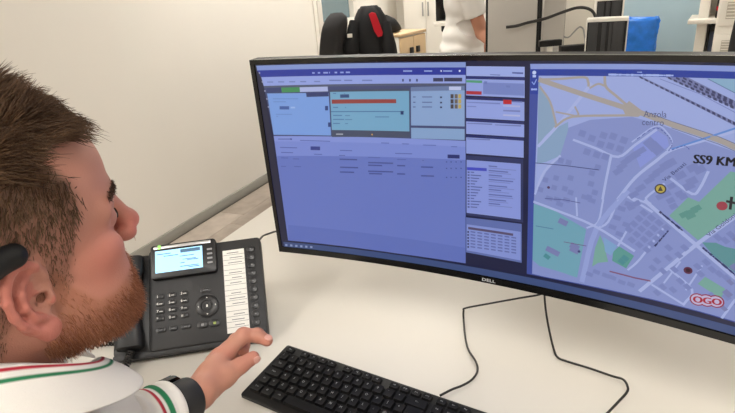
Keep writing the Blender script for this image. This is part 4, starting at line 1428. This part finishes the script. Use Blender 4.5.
# --- head volume
hd = Vol()
hd.ell((-.012, 0, .055), (.100, .077, .090), .01)
hd.ell((.03, 0, .066), (.062, .062, .062), .03)
hd.ell((.036, 0, -.012), (.056, .058, .078), .03)
for s in (-1, 1):
    hd.cap((.004, s*.050, -.042), (.072, s*.02, -.086), .022, .021, .03)
    hd.ell((.056, s*.037, -.036), (.038, .029, .042), .025)
    hd.ell((.06, s*.047, .004), (.024, .017, .016), .02)
    hd.cap((.089, s*.012, .044), (.072, s*.047, .043), .0095, .009, .018)
hd.ell((.088, 0, -.086), (.025, .030, .022), .02)
hd.ell((.08, 0, -.052), (.028, .034, .03), .02)
for s in (-1, 1):
    hd.ell((.1, s*.032, .024), (.017, .018, .012), .014, '-')
    hd.ell((.078, s*.032, .026), (.0138, .0150, .0132), .004)
hd.cap((.094, 0, .036), (.1155, 0, -.001), .0084, .0092, .012)
hd.ell((.1175, 0, -.004), (.0105, .0105, .0098), .008)
for s in (-1, 1):
    hd.ell((.108, s*.0125, -.011), (.011, .0075, .008), .006)
    hd.ell((.113, s*.0062, -.019), (.005, .003, .005), .003, '-')
hd.ell((.1005, 0, -.038), (.008, .021, .0052), .006)
hd.ell((.0985, 0, -.0475), (.009, .018, .006), .005)
hd.cap((.107, -.02, -.0428), (.107, .02, -.0428), .0016, .0016, .004, '-')
hd.cap((-.018, 0, -.04), (-.048, 0, -.2), .057, .062, .03)
hd.cap((-.05, 0, .0), (-.065, 0, -.16), .05, .05, .03)
# ears
ERot = {}
for s in (-1, 1):
    u = np.array([-math.cos(.42), s*math.sin(.42), 0]); v = np.array([-.22, 0, .976]); v -= u*(u@v); v /= np.linalg.norm(v)
    n = np.cross(u, v); n *= np.sign(n[1])*s
    O = np.array([.010, s*.0725, -.002])
    def E(a, b, c=0, O=O, u=u, v=v, n=n): return O + (u*a + v*b + n*c)/870
    Rm = np.stack([u, v, n], 1)
    ERot[s] = (O, u, v, n)
    hd.ell(E(15, 2, 0), (.019, .0333, .0034), .006, '+', Rm)
    hd.ell(E(11, -3, 5), (.011, .0155, .0065), .004, '-', Rm)
    rim = [(-1, 4, 1), (1, 15, 2), (6, 25, 3), (14, 31.5, 3.5), (23, 31, 4), (30, 24, 4.5), (33, 13, 5), (32, 1, 5), (28, -9, 4.5), (21, -18, 4), (14, -25, 3)]
    hd.chain([E(*q) for q in rim], [.0032, .0037, .0039, .0039, .0039, .0039, .0037, .0035, .0034, .0033, .0035], .003)
    hd.chain([E(*q) for q in ((17, 21, 3), (22, 12, 4), (22.5, 2, 4.5), (18, -9, 4), (11, -14.5, 4))], [.0025, .003, .003, .003, .0026], .004)
    hd.chain([E(*q) for q in ((10, 22, 1), (17, 19, 3))], [.0022, .0026], .004)
    hd.ell(E(1, -4, 3), (.0042, .0065, .0038), .004, '+', Rm)
    hd.ell(E(8, -27, 2), (.0102, .0102, .005), .006, '+', Rm)
    hd.ell(E(5, -2, 2), (.0035, .0045, .006), .003, '-', Rm)
    hd.chain([E(*q) for q in ((2, 5, 1), (9, 6, .6), (13, 6, .4))], [.0026, .0022, .0015], .003)
hv, hf = mesh_vol(hd, (-.13, -.13, -.215), (.145, .13, .15), .0022)

# where hair and beard grow (head frame)
def hair_mask(P):
    zl = np.interp(P[:, 0], [-.06, -.035, -.02, -.005, .006, .03, .2], [-.082, -.07, -.03, .01, -.012, -.012, -.012])
    xs = np.interp(P[:, 2], [-.02, -.012, .027, .053, .073, .09, .1, .108, .112], [.026, .029, .040, .047, .049, .042, .037, .038, .05])
    w = .004*vnoise(P, 160, 3)
    low = smooth01(P[:, 2] - zl + w, -.004, .005)*smooth01(xs - P[:, 0] + w, -.004, .005)
    top = smooth01(P[:, 2] - .109 - .25*np.maximum(P[:, 0] - .05, 0) + w, -.003, .005)*smooth01(.084 - P[:, 0], 0, .006)
    m = np.maximum(low, top)
    ear = (P[:, 0] > -.034) & (P[:, 0] < .014) & (P[:, 2] > -.045) & (P[:, 2] < .036) & (np.abs(P[:, 1]) > .0675)
    return m*(np.abs(P[:, 1]) < .0795)*~ear
def beard_mask(P):
    up = np.interp(P[:, 0], [-.005, .004, .022, .034, .05, .066, .085, .1, .12], [-.05, .0, .008, -.014, -.034, -.034, -.024, -.0205, -.02])
    dn = np.interp(P[:, 0], [-.01, .02, .06, .1], [-.06, -.092, -.118, -.125])
    w = .004*vnoise(P, 150, 5)
    m = smooth01(up - P[:, 2] + w, -.004, .006)*smooth01(P[:, 2] - dn + w, -.005, .006)*smooth01(P[:, 0], -.006, .006)
    lips = ((P[:, 0] - .103)/.012)**2 + (P[:, 1]/.021)**2 + ((P[:, 2] + .043)/.009)**2
    m *= smooth01(lips, .8, 1.3)
    ear = (P[:, 0] < .014) & (P[:, 2] > -.045) & (np.abs(P[:, 1]) > .0665)
    return m*(np.abs(P[:, 1]) < .073)*~ear
SK = np.array(lin((192, 136, 118))); SKR = np.array(lin((192, 112, 100))); SKD = np.array(lin((112, 86, 70))); BRD = np.array(lin((166, 108, 80)))
def skin_cols(P):
    c = np.tile(SK, (len(P), 1))*(1 + .05*vnoise(P, 90, 1)[:, None])
    ck = np.exp(-(((P[:, 0] - .065)/.03)**2 + ((P[:, 2] + .0)/.03)**2))
    no = np.exp(-(((P[:, 0] - .12)/.018)**2 + ((P[:, 2] + .006)/.02)**2))
    er = (np.abs(P[:, 1]) > .079)*.7
    a = np.clip(ck*.6 + no*.8 + er, 0, .9)[:, None]
    c = c*(1 - a) + SKR*a
    lp = np.exp(-(((P[:, 0] - .105)/.01)**2 + (P[:, 1]/.02)**4 + ((P[:, 2] + .043)/.009)**2))[:, None]
    c = c*(1 - lp*.6) + np.array(lin((178, 92, 86)))*lp*.6
    hm = hair_mask(P)[:, None]*(.35 + .65*smooth01(P[:, 2], .03, .09))[:, None]
    c = c*(1 - hm*.9) + SKD*hm*.9
    bm_ = beard_mask(P)[:, None]*.55
    return c*(1 - bm_) + BRD*bm_

# --- left arm and hand (room coordinates)
J = lambda x, y, D: np.array(at(x, y, D))
wrist = J(197, 395, .69)
imcp, ipip, idip, itip = J(223, 357, .752), J(243.5, 335.4, .775), J(257.5, 335.4, .78), J(267, 340.6, .776)
mmcp, mpip, mdip, mtip = J(218.5, 357, .775), J(236.5, 340.5, .808), J(243, 345, .80), J(243.4, 350.5, .79)
rmcp, rpip, rdip, rtip = J(213.5, 361.5, .793), J(229.5, 349, .824), J(235, 352, .818), J(234, 357, .806)
pmcp, ppip, pdip, ptip = J(209, 368.5, .804), J(221, 360, .828), J(226, 363, .824), J(226, 368, .815)
tcmc, tmcp, tip_, ttip = J(210.5, 386.5, .704), J(224.5, 376, .722), J(240.5, 365.6, .737), J(253, 357.8, .748)
elbow = J(86, 452, .575)
fdir = (wrist - elbow)/np.linalg.norm(wrist - elbow)
hv_ = Vol()
hv_.cap(elbow, wrist - fdir*.05, .044, .03, .01)
side = (imcp - pmcp); side -= fdir*(side@fdir); side /= np.linalg.norm(side)
for o, r in ((.008, .0178), (-.008, .0178)): hv_.cap(wrist - fdir*.09 + side*o, wrist + side*o, r*1.12, r, .015)
for mc, r in ((imcp, .0128), (mmcp, .0125), (rmcp, .0115), (pmcp, .0105)):
    st = wrist + side*(.012*((mc - (imcp + pmcp)/2)@side)/.03)
    hv_.cap(st, mc, .0148, r, .012)
hv_.cap(wrist + side*.008, tcmc, .0145, .015, .01)
hv_.chain([tcmc, tmcp, tip_, ttip], [.015, .0122, .0106, .0094], .006)
hv_.cap(tmcp, imcp*.55 + wrist*.45, .0085, .012, .022)
fv = [([imcp, ipip, idip, itip], [.0118, .0107, .0097, .0084]), ([mmcp, mpip, mdip, mtip], [.0118, .0107, .0095, .0085]),
      ([rmcp, rpip, rdip, rtip], [.0112, .01, .009, .008]), ([pmcp, ppip, pdip, ptip], [.0102, .0088, .008, .0072])]
fingers = []
for pts, rs in fv:
    f_ = Vol(); f_.chain(pts, rs, .004)
    for q, r in zip(pts[1:3], rs[1:3]): f_.ell(q, (r*1.04,)*3, .004)
    fingers.append(f_)
def handf(P):
    d = hv_(P)
    for f_ in fingers:
        e = f_(P)
        k = .0045
        h = np.maximum(k - np.abs(d - e), 0)/k
        d = np.minimum(d, e) - h*h*k/4
    return d
allp = np.array([wrist, elbow, imcp, ipip, itip, mpip, mtip, rpip, ppip, pmcp, ttip, tcmc])
av, af = mesh_vol(handf, allp.min(0) - .055, allp.max(0) + .055, .0021)
ac = np.tile(np.array(lin((194, 138, 117))), (len(av), 1))*(1 + .05*vnoise(av, 120, 2)[:, None])
for q, r in ((itip, .012), (ttip, .014), (mtip, .012), (ipip, .011), (imcp, .014), (mmcp, .014), (tip_, .012)):
    w = .5*np.exp(-((av - q)**2).sum(1)/(r*r))[:, None]
    ac = ac*(1 - w) + SKR*w
# --- torso, other arm (torso frame)
to = Vol()
to.ell((-.055, 0, -.36), (.11, .16, .2), .02); to.ell((-.035, 0, -.55), (.12, .15, .15), .05); to.ell((-.05, 0, -.66), (.12, .165, .1), .05)
relb, rwri = np.array([-.1, -.255, -.52]), np.array([.13, -.175, -.585])
for s in (-1, 1):
    to.cap((-.06, s*.05, -.175), (-.055, s*.175, -.243), .042, .048, .03)
to.cap((-.05, -.185, -.245), relb, .048, .04, .02); to.cap(relb, rwri, .04, .028, .01)
elb_t = (elbow - TP)@TR
to.cap((-.075, .19, -.25), elb_t, .048, .04, .02)
rhand = [np.array([.2, -.16, -.592])]
to.cap(rwri, (.19, -.16, -.595), .026, .03, .02)
for i in range(4): to.cap((.2, -.19 + i*.02, -.592), (.265 - abs(i - 1.5)*.008, -.195 + i*.022, -.612), .0105, .009, .006)
to.cap((.16, -.135, -.592), (.205, -.112, -.6), .012, .0095, .008)
hips = {}
for s in (-1, 1):
    hip, knee, ank = np.array([-.05, s*.09, -.68]), np.array([.36, s*.12, -.665]), np.array([.3, s*.12, -1.09])
    to.cap(hip, knee, .08, .058, .03); to.cap(knee, ank, .056, .038, .02); hips[s] = (hip, knee, ank)
tv, tf = mesh_vol(to, (-.24, -.36, -1.15), (.47, .38, -.1), .009)
tc = np.tile(SK, (len(tv), 1))
V = np.concatenate([hw(hv), av, tw(tv)]) - ORG
Fc = np.concatenate([hf, af + len(hv), tf + len(hv) + len(av)])
Cc = np.concatenate([skin_cols(hv), ac, tc])
skin = attr_mat('skin', .5, bump=(700, .25), sss=.12, spec=.35)
link('body', np_mesh('body', V, Fc, Cc), skin, person)

# --- finger nails
for tipq, prev, r in ((itip, idip, .0084), (ttip, tip_, .0094)):
    d_ = (tipq - prev)/np.linalg.norm(tipq - prev)
    nrm = np.array([0, 0, 1.]) - np.array(CF)*.0; nrm -= d_*(nrm@d_); nrm /= np.linalg.norm(nrm)
    if tipq is ttip:
        nrm = np.cross(d_, nrm); nrm = -nrm if nrm@CR < 0 else nrm
    bi = np.cross(d_, nrm)
    nv = Vol(); nv.ell(tipq + d_*.001 + nrm*r*.86, (.0068, .0058, .0019), .002, '+', np.stack([d_, bi, nrm], 1))
    v_, f_ = mesh_vol(nv, tipq - .018, tipq + .018, .001)
    link('fingernail', np_mesh('fingernail', v_ - ORG, f_), mat('fingernail', (214, 160, 146), .35), person)

# --- eyes
for s in (-1, 1):
    bm = bmesh.new(); bmesh.ops.create_uvsphere(bm, u_segments=20, v_segments=14, radius=.0122)
    me = bm_mesh(bm, 'eye', True); me.materials.append(mat('eye_white', (225, 220, 214), .2))
    for q in me.vertices: q.co = Vector(HR @ np.array([q.co.x, q.co.y, q.co.z*.55]))
    e = link('eye', me, None, person, tuple(hw([.0803, s*.032, .0255]) - ORG))
    bm = bmesh.new(); bmesh.ops.create_circle(bm, cap_ends=True, segments=16, radius=.005)
    bmesh.ops.transform(bm, matrix=Matrix(HR).to_4x4() @ Matrix.Translation((.0123, 0, 0)) @ Matrix.Rotation(math.pi/2, 4, 'Y'), verts=bm.verts)
    me = bm_mesh(bm, 'iris'); me.materials.append(mat('iris', (70, 60, 50), .2)); link('iris', me, None, e)

# --- hair
rs = np.random.RandomState(11)
hn = normals(hd, hv)
hm = hair_mask(hv)
def pick(w, n):
    p_ = w/w.sum()
    return rs.choice(len(w), n, p=p_)
parts = []
topw = smooth01(hv[:, 2] + .15*np.maximum(hv[:, 0] - .02, 0), .088, .116)
# long hair on top, in tufts
ii = pick(hm*topw*(1 - (hv[:, 0] > .022)*(hv[:, 2] < .1125)), 9500)
R0 = hv[ii] + rs.normal(0, .0008, (len(ii), 3)); N0 = hn[ii]
tu = np.stack([vnoise(R0, 130, 20 + i) for i in range(3)], 1)
fw = np.array([.95, 0, .12])
front = smooth01(R0[:, 0], .02, .07)[:, None]
dr = N0*(.8 - .3*front) + fw*(.45 + .5*front) + tu*.38 + rs.normal(0, .13, R0.shape)
dr /= np.linalg.norm(dr, axis=1, keepdims=True)
ln = (.024 - .010*front[:, 0] + .007*vnoise(R0, 160, 30) + rs.normal(0, .003, len(ii)))
bend = fw*.25 - np.array([0, 0, 1])*(.2 + .75*front) + tu*.35
cb = np.array(lin((74, 54, 40))); ct = np.array(lin((128, 98, 72)))
mix = np.clip(.3 + .3*vnoise(R0, 200, 31) + rs.normal(0, .2, len(ii)), 0, 1)[:, None]
parts.append(strands(R0 - N0*.001, dr, np.clip(ln, .008, .04), bend, np.full(len(ii), .00055), cb*(1 - mix) + ct*mix, 5, 3, .0009, rs))
# clipped hair on the sides and nape
ii = pick(hm*(1 - topw*.9), 15000)
R0 = hv[ii] + rs.normal(0, .0008, (len(ii), 3)); N0 = hn[ii]
dr = N0*.55 + np.array([-.35, 0, -.6]) + rs.normal(0, .2, R0.shape); dr /= np.linalg.norm(dr, axis=1, keepdims=True)
hgt = smooth01(R0[:, 2], .0, .075)
ln = .003 + .0055*hgt*hgt + rs.normal(0, .001, len(ii))
mix = np.clip(.35 + rs.normal(0, .22, len(ii)) + .25*(1 - hgt), 0, 1)[:, None]
parts.append(strands(R0 - N0*.0006, dr, np.clip(ln, .002, .02), np.array([0, 0, -.2]) + np.zeros_like(R0), .00026 + .00018*hgt, cb*(1 - mix) + ct*mix, 3, 3))
def join(parts):
    vs, fs, cs, o = [], [], [], 0
    for v, f, c in parts:
        vs.append(v); fs.append(f + o); cs.append(c); o += len(v)
    return np.concatenate(vs), np.concatenate(fs), np.concatenate(cs)
hairm = attr_mat('hair_fibre', .55, spec=.25)
v, f, c = join(parts)
link('hair', np_mesh('hair', hw(v) - ORG, f, c), hairm, person)
# beard
ii = pick(beard_mask(hv)**1.5*(.25 + .75*smooth01(-hv[:, 2], .01, .06)), 8500)
R0 = hv[ii] + rs.normal(0, .0008, (len(ii), 3)); N0 = hn[ii]
dr = N0*.5 + np.array([.25, 0, -.75]) + rs.normal(0, .25, R0.shape); dr /= np.linalg.norm(dr, axis=1, keepdims=True)
low = smooth01(-R0[:, 2], .02, .09)
ln = .004 + .006*low + rs.normal(0, .0012, len(ii))
ca, cb2 = np.array(lin((140, 86, 62))), np.array(lin((202, 142, 108)))
mix = np.clip(.45 + rs.normal(0, .3, len(ii)), 0, 1)[:, None]
v, f, c = strands(R0 - N0*.0006, dr, np.clip(ln, .002, .016), np.array([0, 0, -.15]) + np.zeros_like(R0), np.full(len(ii), .0003), ca*(1 - mix) + cb2*mix, 3, 3)
link('beard', np_mesh('beard', hw(v) - ORG, f, c), hairm, person)
# eyebrows
for s in (-1, 1):
    n = 260
    t = rs.rand(n)
    R0 = np.stack([.0985 - .023*t**1.3, s*(.012 + .038*t), .0465 + .005*np.sin(t*2.6) + rs.normal(0, .0018, n)], 1)
    R0 -= normals(hd, R0)*hd(R0)[:, None]
    dr = normals(hd, R0)*.5 + np.array([-.4, s*.8, .3]) + rs.normal(0, .15, R0.shape); dr /= np.linalg.norm(dr, axis=1, keepdims=True)
    v, f, c = strands(R0, dr, np.full(n, .008), np.zeros_like(R0) - np.array([.2, 0, .1]), np.full(n, .0003), np.tile(np.array(lin((84, 60, 44))), (n, 1)), 3, 3)
    link('eyebrow', np_mesh('eyebrow', hw(v) - ORG, f, c), hairm, person)

# --- shirt
sh = Vol()
sh.ell((-.055, 0, -.36), (.125, .175, .205), .02); sh.ell((-.035, 0, -.55), (.14, .17, .155), .05); sh.ell((-.05, 0, -.66), (.138, .182, .1), .05)
for s in (-1, 1):
    sh.cap((-.06, s*.065, -.168), (-.055, s*.178, -.236), .05, .06, .04)
sh.cap((-.05, -.19, -.25), relb, .066, .056, .03); sh.cap(relb, rwri - np.array([.03, -.01, 0]), .056, .043, .02)
sh.cap((-.075, .19, -.25), elb_t, .064, .052, .03)
wc = wrist - fdir*.055
cuff_t = (wc - TP)@TR
sh.cap(elb_t, cuff_t, .052, .035, .02)
fd_t = TR.T@fdir
def shirtf(P):
    d = sh(P)
    d = d + .0035*vnoise(P, 34, 7) + .0018*vnoise(P, 80, 8)
    e = (P - cuff_t)@fd_t - .0          # sleeve ends at the cuff
    near = np.linalg.norm(P - cuff_t, axis=1) < .12
    d = np.where(near, np.maximum(d, e), d)
    d = np.maximum(d, -.655 - .045 - P[:, 2])
    return d
sv, sf = mesh_vol(shirtf, (-.26, -.37, -.74), (.45, .4, -.07), .0055)
scol = np.tile(np.array(lin((226, 222, 216))), (len(sv), 1))
RED, GRN = np.array(lin((176, 30, 52))), np.array(lin((34, 120, 78)))
link('shirt', np_mesh('shirt', tw(sv) - ORG, sf, scol), attr_mat('white_polo_cloth', .9, bump=(900, .3)), person)
cloth = bpy.data.materials['white_polo_cloth']
# cuff with stripes
def ring_tube(name, a, b, prof, cols, ax_side, ax_up, parent, mt, seg=48, flat=.86):
    """tube around a limb axis from a to b; prof: list of (t, radius)"""
    v, f, c = [], [], []
    for t, r in prof:
        o = a + (b - a)*t
        for k in range(seg):
            th = 2*math.pi*k/seg
            v.append(o + ax_side*math.cos(th)*r + ax_up*math.sin(th)*r*flat)
        c += [cols(t)]*seg
    n = len(prof)
    for j in range(n - 1):
        for k in range(seg):
            f.append((j*seg + k, j*seg + (k+1) % seg, (j+1)*seg + (k+1) % seg, (j+1)*seg + k))
    return link(name, np_mesh(name, np.array(v) - ORG, np.array(f), np.array(c)), mt, parent)
upv = np.cross(fdir, side); upv /= np.linalg.norm(upv)
if upv[2] < 0: upv = -upv
WHT_ = np.array(lin((230, 226, 220)))
def cuffcol(t):
    d = t*.075
    return RED if .042 < d < .0475 else GRN if .052 < d < .0575 else WHT_
ca_, cb_ = wrist - fdir*.115, wrist - fdir*.040
ring_tube('cuff', ca_, cb_, [(0, .0445)] + [(i/50, .0452 - .004*(i/50) + .0012*math.sin(i*.7)) for i in range(1, 50)] + [(1, .0405), (.99, .037), (.6, .036)], cuffcol, side, upv, person, cloth)

# --- collar: fold-over knit collar, open at the front
def collar_strip():
    seg, rows = 72, 44
    v, c = [], []
    for i in range(seg + 1):
        th = math.radians(-158 + 316*i/seg)            # 0 = nape
        bx, by = -math.cos(th), math.sin(th)
        rx, ry = .078, .066
        cx = -.034
        x_ = cx + bx*rx
        zt = -.5*(((-.072 - .25*(x_ + .055)) + 0) + (-.118 - 1.0*x_))*-1 - .5*math.sqrt(((-.072 - .25*(x_ + .055)) - (-.118 - 1.0*x_))**2 + .0006)
        ctr = np.array([cx, 0, zt - .016])
        for j in range(rows + 1):
            t = j/rows
            if t < .3:                                  # stand, rising along the neck
                q = t/.3
                r = -.001 + .004*q*0; z = -.022 + .034*q
            else:                                       # fall
                q = (t - .3)/.7
                r = .005 + .022*q + .012*math.sin(q*1.5); z = .012 + .004*math.sin(min(1, q*6)*1.57) - .046*q**1.15
            p_ = ctr + np.array([bx*(rx + r), by*(ry + r), z])
            v.append(p_)
            q = (t - .3)/.7
            c.append(RED if .12 < q < .175 else GRN if .27 < q < .32 else WHT_)
    f = []
    for i in range(seg):
        for j in range(rows):
            a = i*(rows + 1) + j
            f.append((a, a + 1, a + rows + 2, a + rows + 1))
    return np.array(v), np.array(f), np.array(c)
v, f, c = collar_strip()
o = link('collar', np_mesh('collar', tw(v) - ORG, f, c), cloth, person)
so = o.modifiers.new('thick', 'SOLIDIFY'); so.thickness = .0022; so.offset = 0
# --- trousers and shoes
tr = Vol()
tr.ell((-.05, 0, -.685), (.14, .18, .085), .02)
for s in (-1, 1):
    hip, knee, ank = hips[s]
    tr.cap(hip, knee, .09, .068, .03); tr.cap(knee, ank, .068, .055, .02)
v, f = mesh_vol(tr, (-.24, -.28, -1.15), (.47, .28, -.57), .01)
link('trousers', np_mesh('trousers', tw(v) - ORG, f), M['trouser'], person)
for s in (-1, 1):
    so_ = Vol()
    so_.cap((.27, s*.12, -1.138), (.46, s*.13, -1.155), .042, .034, .03)
    so_.cap((.3, s*.12, -1.08), (.3, s*.12, -1.12), .042, .042, .02)
    v, f = mesh_vol(lambda P: np.maximum(so_(P), -TP[2] - P[:, 2]), (.18, s*.12 - .07, -1.21), (.54, s*.12 + .08, -1.0), .008)
    link('shoe', np_mesh('shoe', tw(v) - ORG, f), M['sole'], person)

# --- wrist watch
wa = empty('wrist_watch', tuple(wrist), 0, 'black smart watch with a black strap on the wrist', 'watch')
ORG_keep = ORG
up2 = upv*.62 - side*.78; up2 /= np.linalg.norm(up2)
sd2 = np.cross(up2, fdir); sd2 /= np.linalg.norm(sd2)
ORG = wrist
sm = mat('black_rubber_strap', (30, 30, 32), .55)
scl = lambda t: np.array(lin((30, 30, 32)))
ring_tube('strap', wrist - fdir*.0345, wrist - fdir*.010, [(-.0, .0270), (.0, .0315), (.12, .0325), (.88, .0330), (1, .0322), (1, .027)], scl, side, upv, wa, sm, flat=.84)
ORG = ORG_keep
bm = prism_bm(rrect(.036, .042, .009, 6), 0, .0095)
es = [e for e in bm.edges if all(abs(v_.co.z - .0095) < 1e-6 for v_ in e.verts)]
bmesh.ops.bevel(bm, geom=es, offset=.003, segments=3, profile=.5, affect='EDGES')
Mx = Matrix((tuple(fdir), tuple(sd2), tuple(up2))).transposed().to_4x4()
wcm = -fdir*.022 + up2*.0265
bmesh.ops.transform(bm, matrix=Matrix.Translation(Vector(wcm)) @ Mx, verts=bm.verts)
cs = link('case', bm_mesh(bm, 'case', True, 40), M['gloss'], wa)
bm = prism_bm(rrect(.029, .034, .006, 6), .0096, .0099)
bmesh.ops.transform(bm, matrix=Matrix.Translation(Vector(wcm)) @ Mx, verts=bm.verts)
link('dial', bm_mesh(bm, 'dial'), M['gloss'], cs)

# --- headset worn round the back of the head
hs_ = empty('headset', tuple(hw([-.02, 0, .02])), 0, 'black headset with a rounded pad above the right ear', 'headset')
HO = hw([-.02, 0, .02])
pth = []
for i in range(29):
    th = math.radians(-72 + 144*i/28)
    pth.append((-.012 - .112*math.cos(th), .0885*math.sin(th), .034 + .002*math.cos(th)))
tube('neckband', [Vector(hw(p_) - HO) for p_ in pth], .0055, M['black'], hs_, 10)
for s in (-1, 1):
    pd = Vol()
    pd.chain([(-.08, s*.078, .036), (-.055, s*.085, .041), (-.028, s*.0855, .044), (-.009, s*.083, .045)], [.007, .0098, .0108, .0098], .006)
    v, f = mesh_vol(pd, (-.11, min(s*.06, s*.11), .015), (.025, max(s*.06, s*.11), .075), .002)
    link('temple_pad', np_mesh('temple_pad', hw(v) - HO, f), M['black'], hs_)
link('earpiece', bm_mesh(lathe_bm([(.0001, 0), (.02, 0), (.022, .004), (.022, .012), (.016, .017), (.0001, .018)], 24), 'earpiece', True, 40), M['black'], hs_, tuple(hw([-.003, .093, .0]) - HO), (Matrix(HR) @ Matrix.Rotation(-math.pi/2, 3, 'X')).to_euler())
tube('microphone_boom', [Vector(hw(p_) - HO) for p_ in catmull([(-.003, .108, .0), (.03, .1, -.02), (.07, .075, -.04), (.1, .045, -.05)], 8)], .0025, M['black'], hs_, 8)
tube('microphone', [Vector(hw(p_) - HO) for p_ in ((.094, .05, -.049), (.104, .04, -.051))], .006, M['black'], hs_, 12)

# the operator's own chair
office_chair((PROOT[0], PROOT[1] + .0), TYAW - math.pi/2, .44, .42, .9, 'dark office chair under the seated person in the polo shirt')

# ---------------------------------------------------------------- person standing at the background desk
SP = np.array(at(464, 30, 3.45)); SP[2] = 0
SR = rotm(math.radians(12))
def sw(P): return SP + np.asarray(P)@SR.T
sp = empty('person', tuple(SP), 0, 'person in a white shirt standing behind the silver monitor', 'person')
elb = SR.T@(np.array(at(482, 33, 3.28)) - SP); hnd = SR.T@(np.array(at(500, 50, 3.15)) - SP)
bo = Vol()
bo.ell((0, 0, 1.22), (.11, .15, .2), .02); bo.ell((.005, 0, 1.0), (.095, .125, .14), .05); bo.ell((-.01, 0, .9), (.105, .145, .11), .05)
bo.cap((-.01, 0, 1.4), (0, 0, 1.52), .055, .052, .03); bo.ell((.02, 0, 1.64), (.095, .075, .115), .03)
bo.ell((.11, 0, 1.62), (.014, .012, .02), .02); bo.cap((.05, 0, 1.56), (.075, 0, 1.555), .035, .03, .03)
for s in (-1, 1):
    bo.cap((-.01, s*.06, 1.4), (0, s*.17, 1.37), .05, .05, .04)
    bo.ell((.0, s*.076, 1.63), (.016, .009, .03), .008)
    bo.cap((-.01, s*.09, .9), (.0, s*.1, .5), .085, .055, .03); bo.cap((0, s*.1, .5), (-.01, s*.11, .09), .052, .038, .02)
sh_r = np.array([0, -.185, 1.36])
bo.cap(sh_r, elb, .047, .04, .02); bo.cap(elb, hnd, .04, .028, .01)
hd_ = (hnd - elb)/np.linalg.norm(hnd - elb)
bo.cap(hnd, hnd + hd_*.07, .028, .03, .02)
for i in range(4): bo.cap(hnd + hd_*.08 + np.array([0, -.03 + .02*i, 0]), hnd + hd_*.15 + np.array([0, -.033 + .022*i, -.02]), .0105, .009, .006)
bo.cap(hnd + hd_*.04 + np.array([0, .03, 0]), hnd + hd_*.09 + np.array([0, .055, -.01]), .012, .01, .008)
bo.cap((0, .185, 1.36), (-.02, .24, 1.08), .047, .04, .02); bo.cap((-.02, .24, 1.08), (.12, .22, .88), .04, .028, .01)
bo.cap((.12, .22, .88), (.16, .215, .82), .028, .03, .02)
for i in range(4): bo.cap((.165, .19 + .018*i, .81), (.19, .19 + .018*i, .75), .01, .009, .006)
v, f = mesh_vol(bo, (-.2, -.42, .05), (.5, .36, 1.8), .009)
link('body', np_mesh('body', sw(v) - SP, f), M['skinbg'], sp)
st = Vol()
st.ell((0, 0, 1.22), (.128, .172, .2), .02); st.ell((.0, 0, 1.0), (.135, .165, .15), .05); st.ell((-.02, 0, .9), (.142, .178, .1), .05)
for s in (-1, 1): st.cap((-.01, s*.06, 1.385), (0, s*.175, 1.365), .058, .062, .04)
mid = sh_r*.33 + elb*.67
st.cap(sh_r, mid, .07, .066, .03)
st.cap((0, .19, 1.36), (-.015, .225, 1.17), .068, .062, .03)
sdir = (elb - sh_r)/np.linalg.norm(elb - sh_r)
def stf(P):
    d = st(P) + .0036*np.sin(P[:, 2]*75 + 9*P[:, 0] + 2.2*vnoise(P, 16, 3))*smooth01(-P[:, 2], -1.2, -.95) + .004*vnoise(P, 30, 4)
    n_ = np.linalg.norm(P - mid, axis=1) < .13
    d = np.where(n_ & (P[:, 1] < -.14), np.maximum(d, (P - mid)@sdir - .012), d)
    d = np.where((P[:, 1] > .18) & (P[:, 2] < 1.3), np.maximum(d, 1.15 - P[:, 2]), d)
    d = np.maximum(d, .845 - P[:, 2])
    return np.maximum(d, P[:, 2] - 1.455)
v, f = mesh_vol(stf, (-.2, -.42, .8), (.35, .36, 1.5), .0065)
link('shirt', np_mesh('shirt', sw(v) - SP, f), mat('white_shirt_cloth', (232, 228, 222), .9), sp)
tq = Vol()
tq.ell((-.012, 0, .88), (.1, .145, .09), .03)
for s in (-1, 1):
    tq.cap((-.01, s*.09, .88), (0, s*.1, .5), .084, .065, .03); tq.cap((0, s*.1, .5), (-.01, s*.11, .1), .065, .056, .02)
v, f = mesh_vol(tq, (-.2, -.25, .03), (.2, .25, 1.03), .01)
link('trousers', np_mesh('trousers', sw(v) - SP, f), M['trouser'], sp)
hq = Vol(); hq.ell((.0, 0, 1.675), (.104, .083, .1), .01); hq.ell((.1, 0, 1.62), (.06, .09, .075), .02, '-')
v, f = mesh_vol(hq, (-.13, -.11, 1.55), (.13, .11, 1.8), .008)
link('hair', np_mesh('hair', sw(v) - SP, f), mat('dark_hair_plain', (52, 40, 32), .7), sp)
for s in (-1, 1):
    so_ = Vol(); so_.cap((-.05, s*.11, .045), (.14, s*.125, .035), .045, .036, .03); so_.cap((-.01, s*.11, .1), (-.01, s*.11, .06), .044, .044, .02)
    v, f = mesh_vol(lambda P: np.maximum(so_(P), -P[:, 2]), (-.12, s*.11 - .07, -.02), (.22, s*.11 + .08, .16), .008)
    link('shoe', np_mesh('shoe', sw(v) - SP, f), M['sole'], sp)
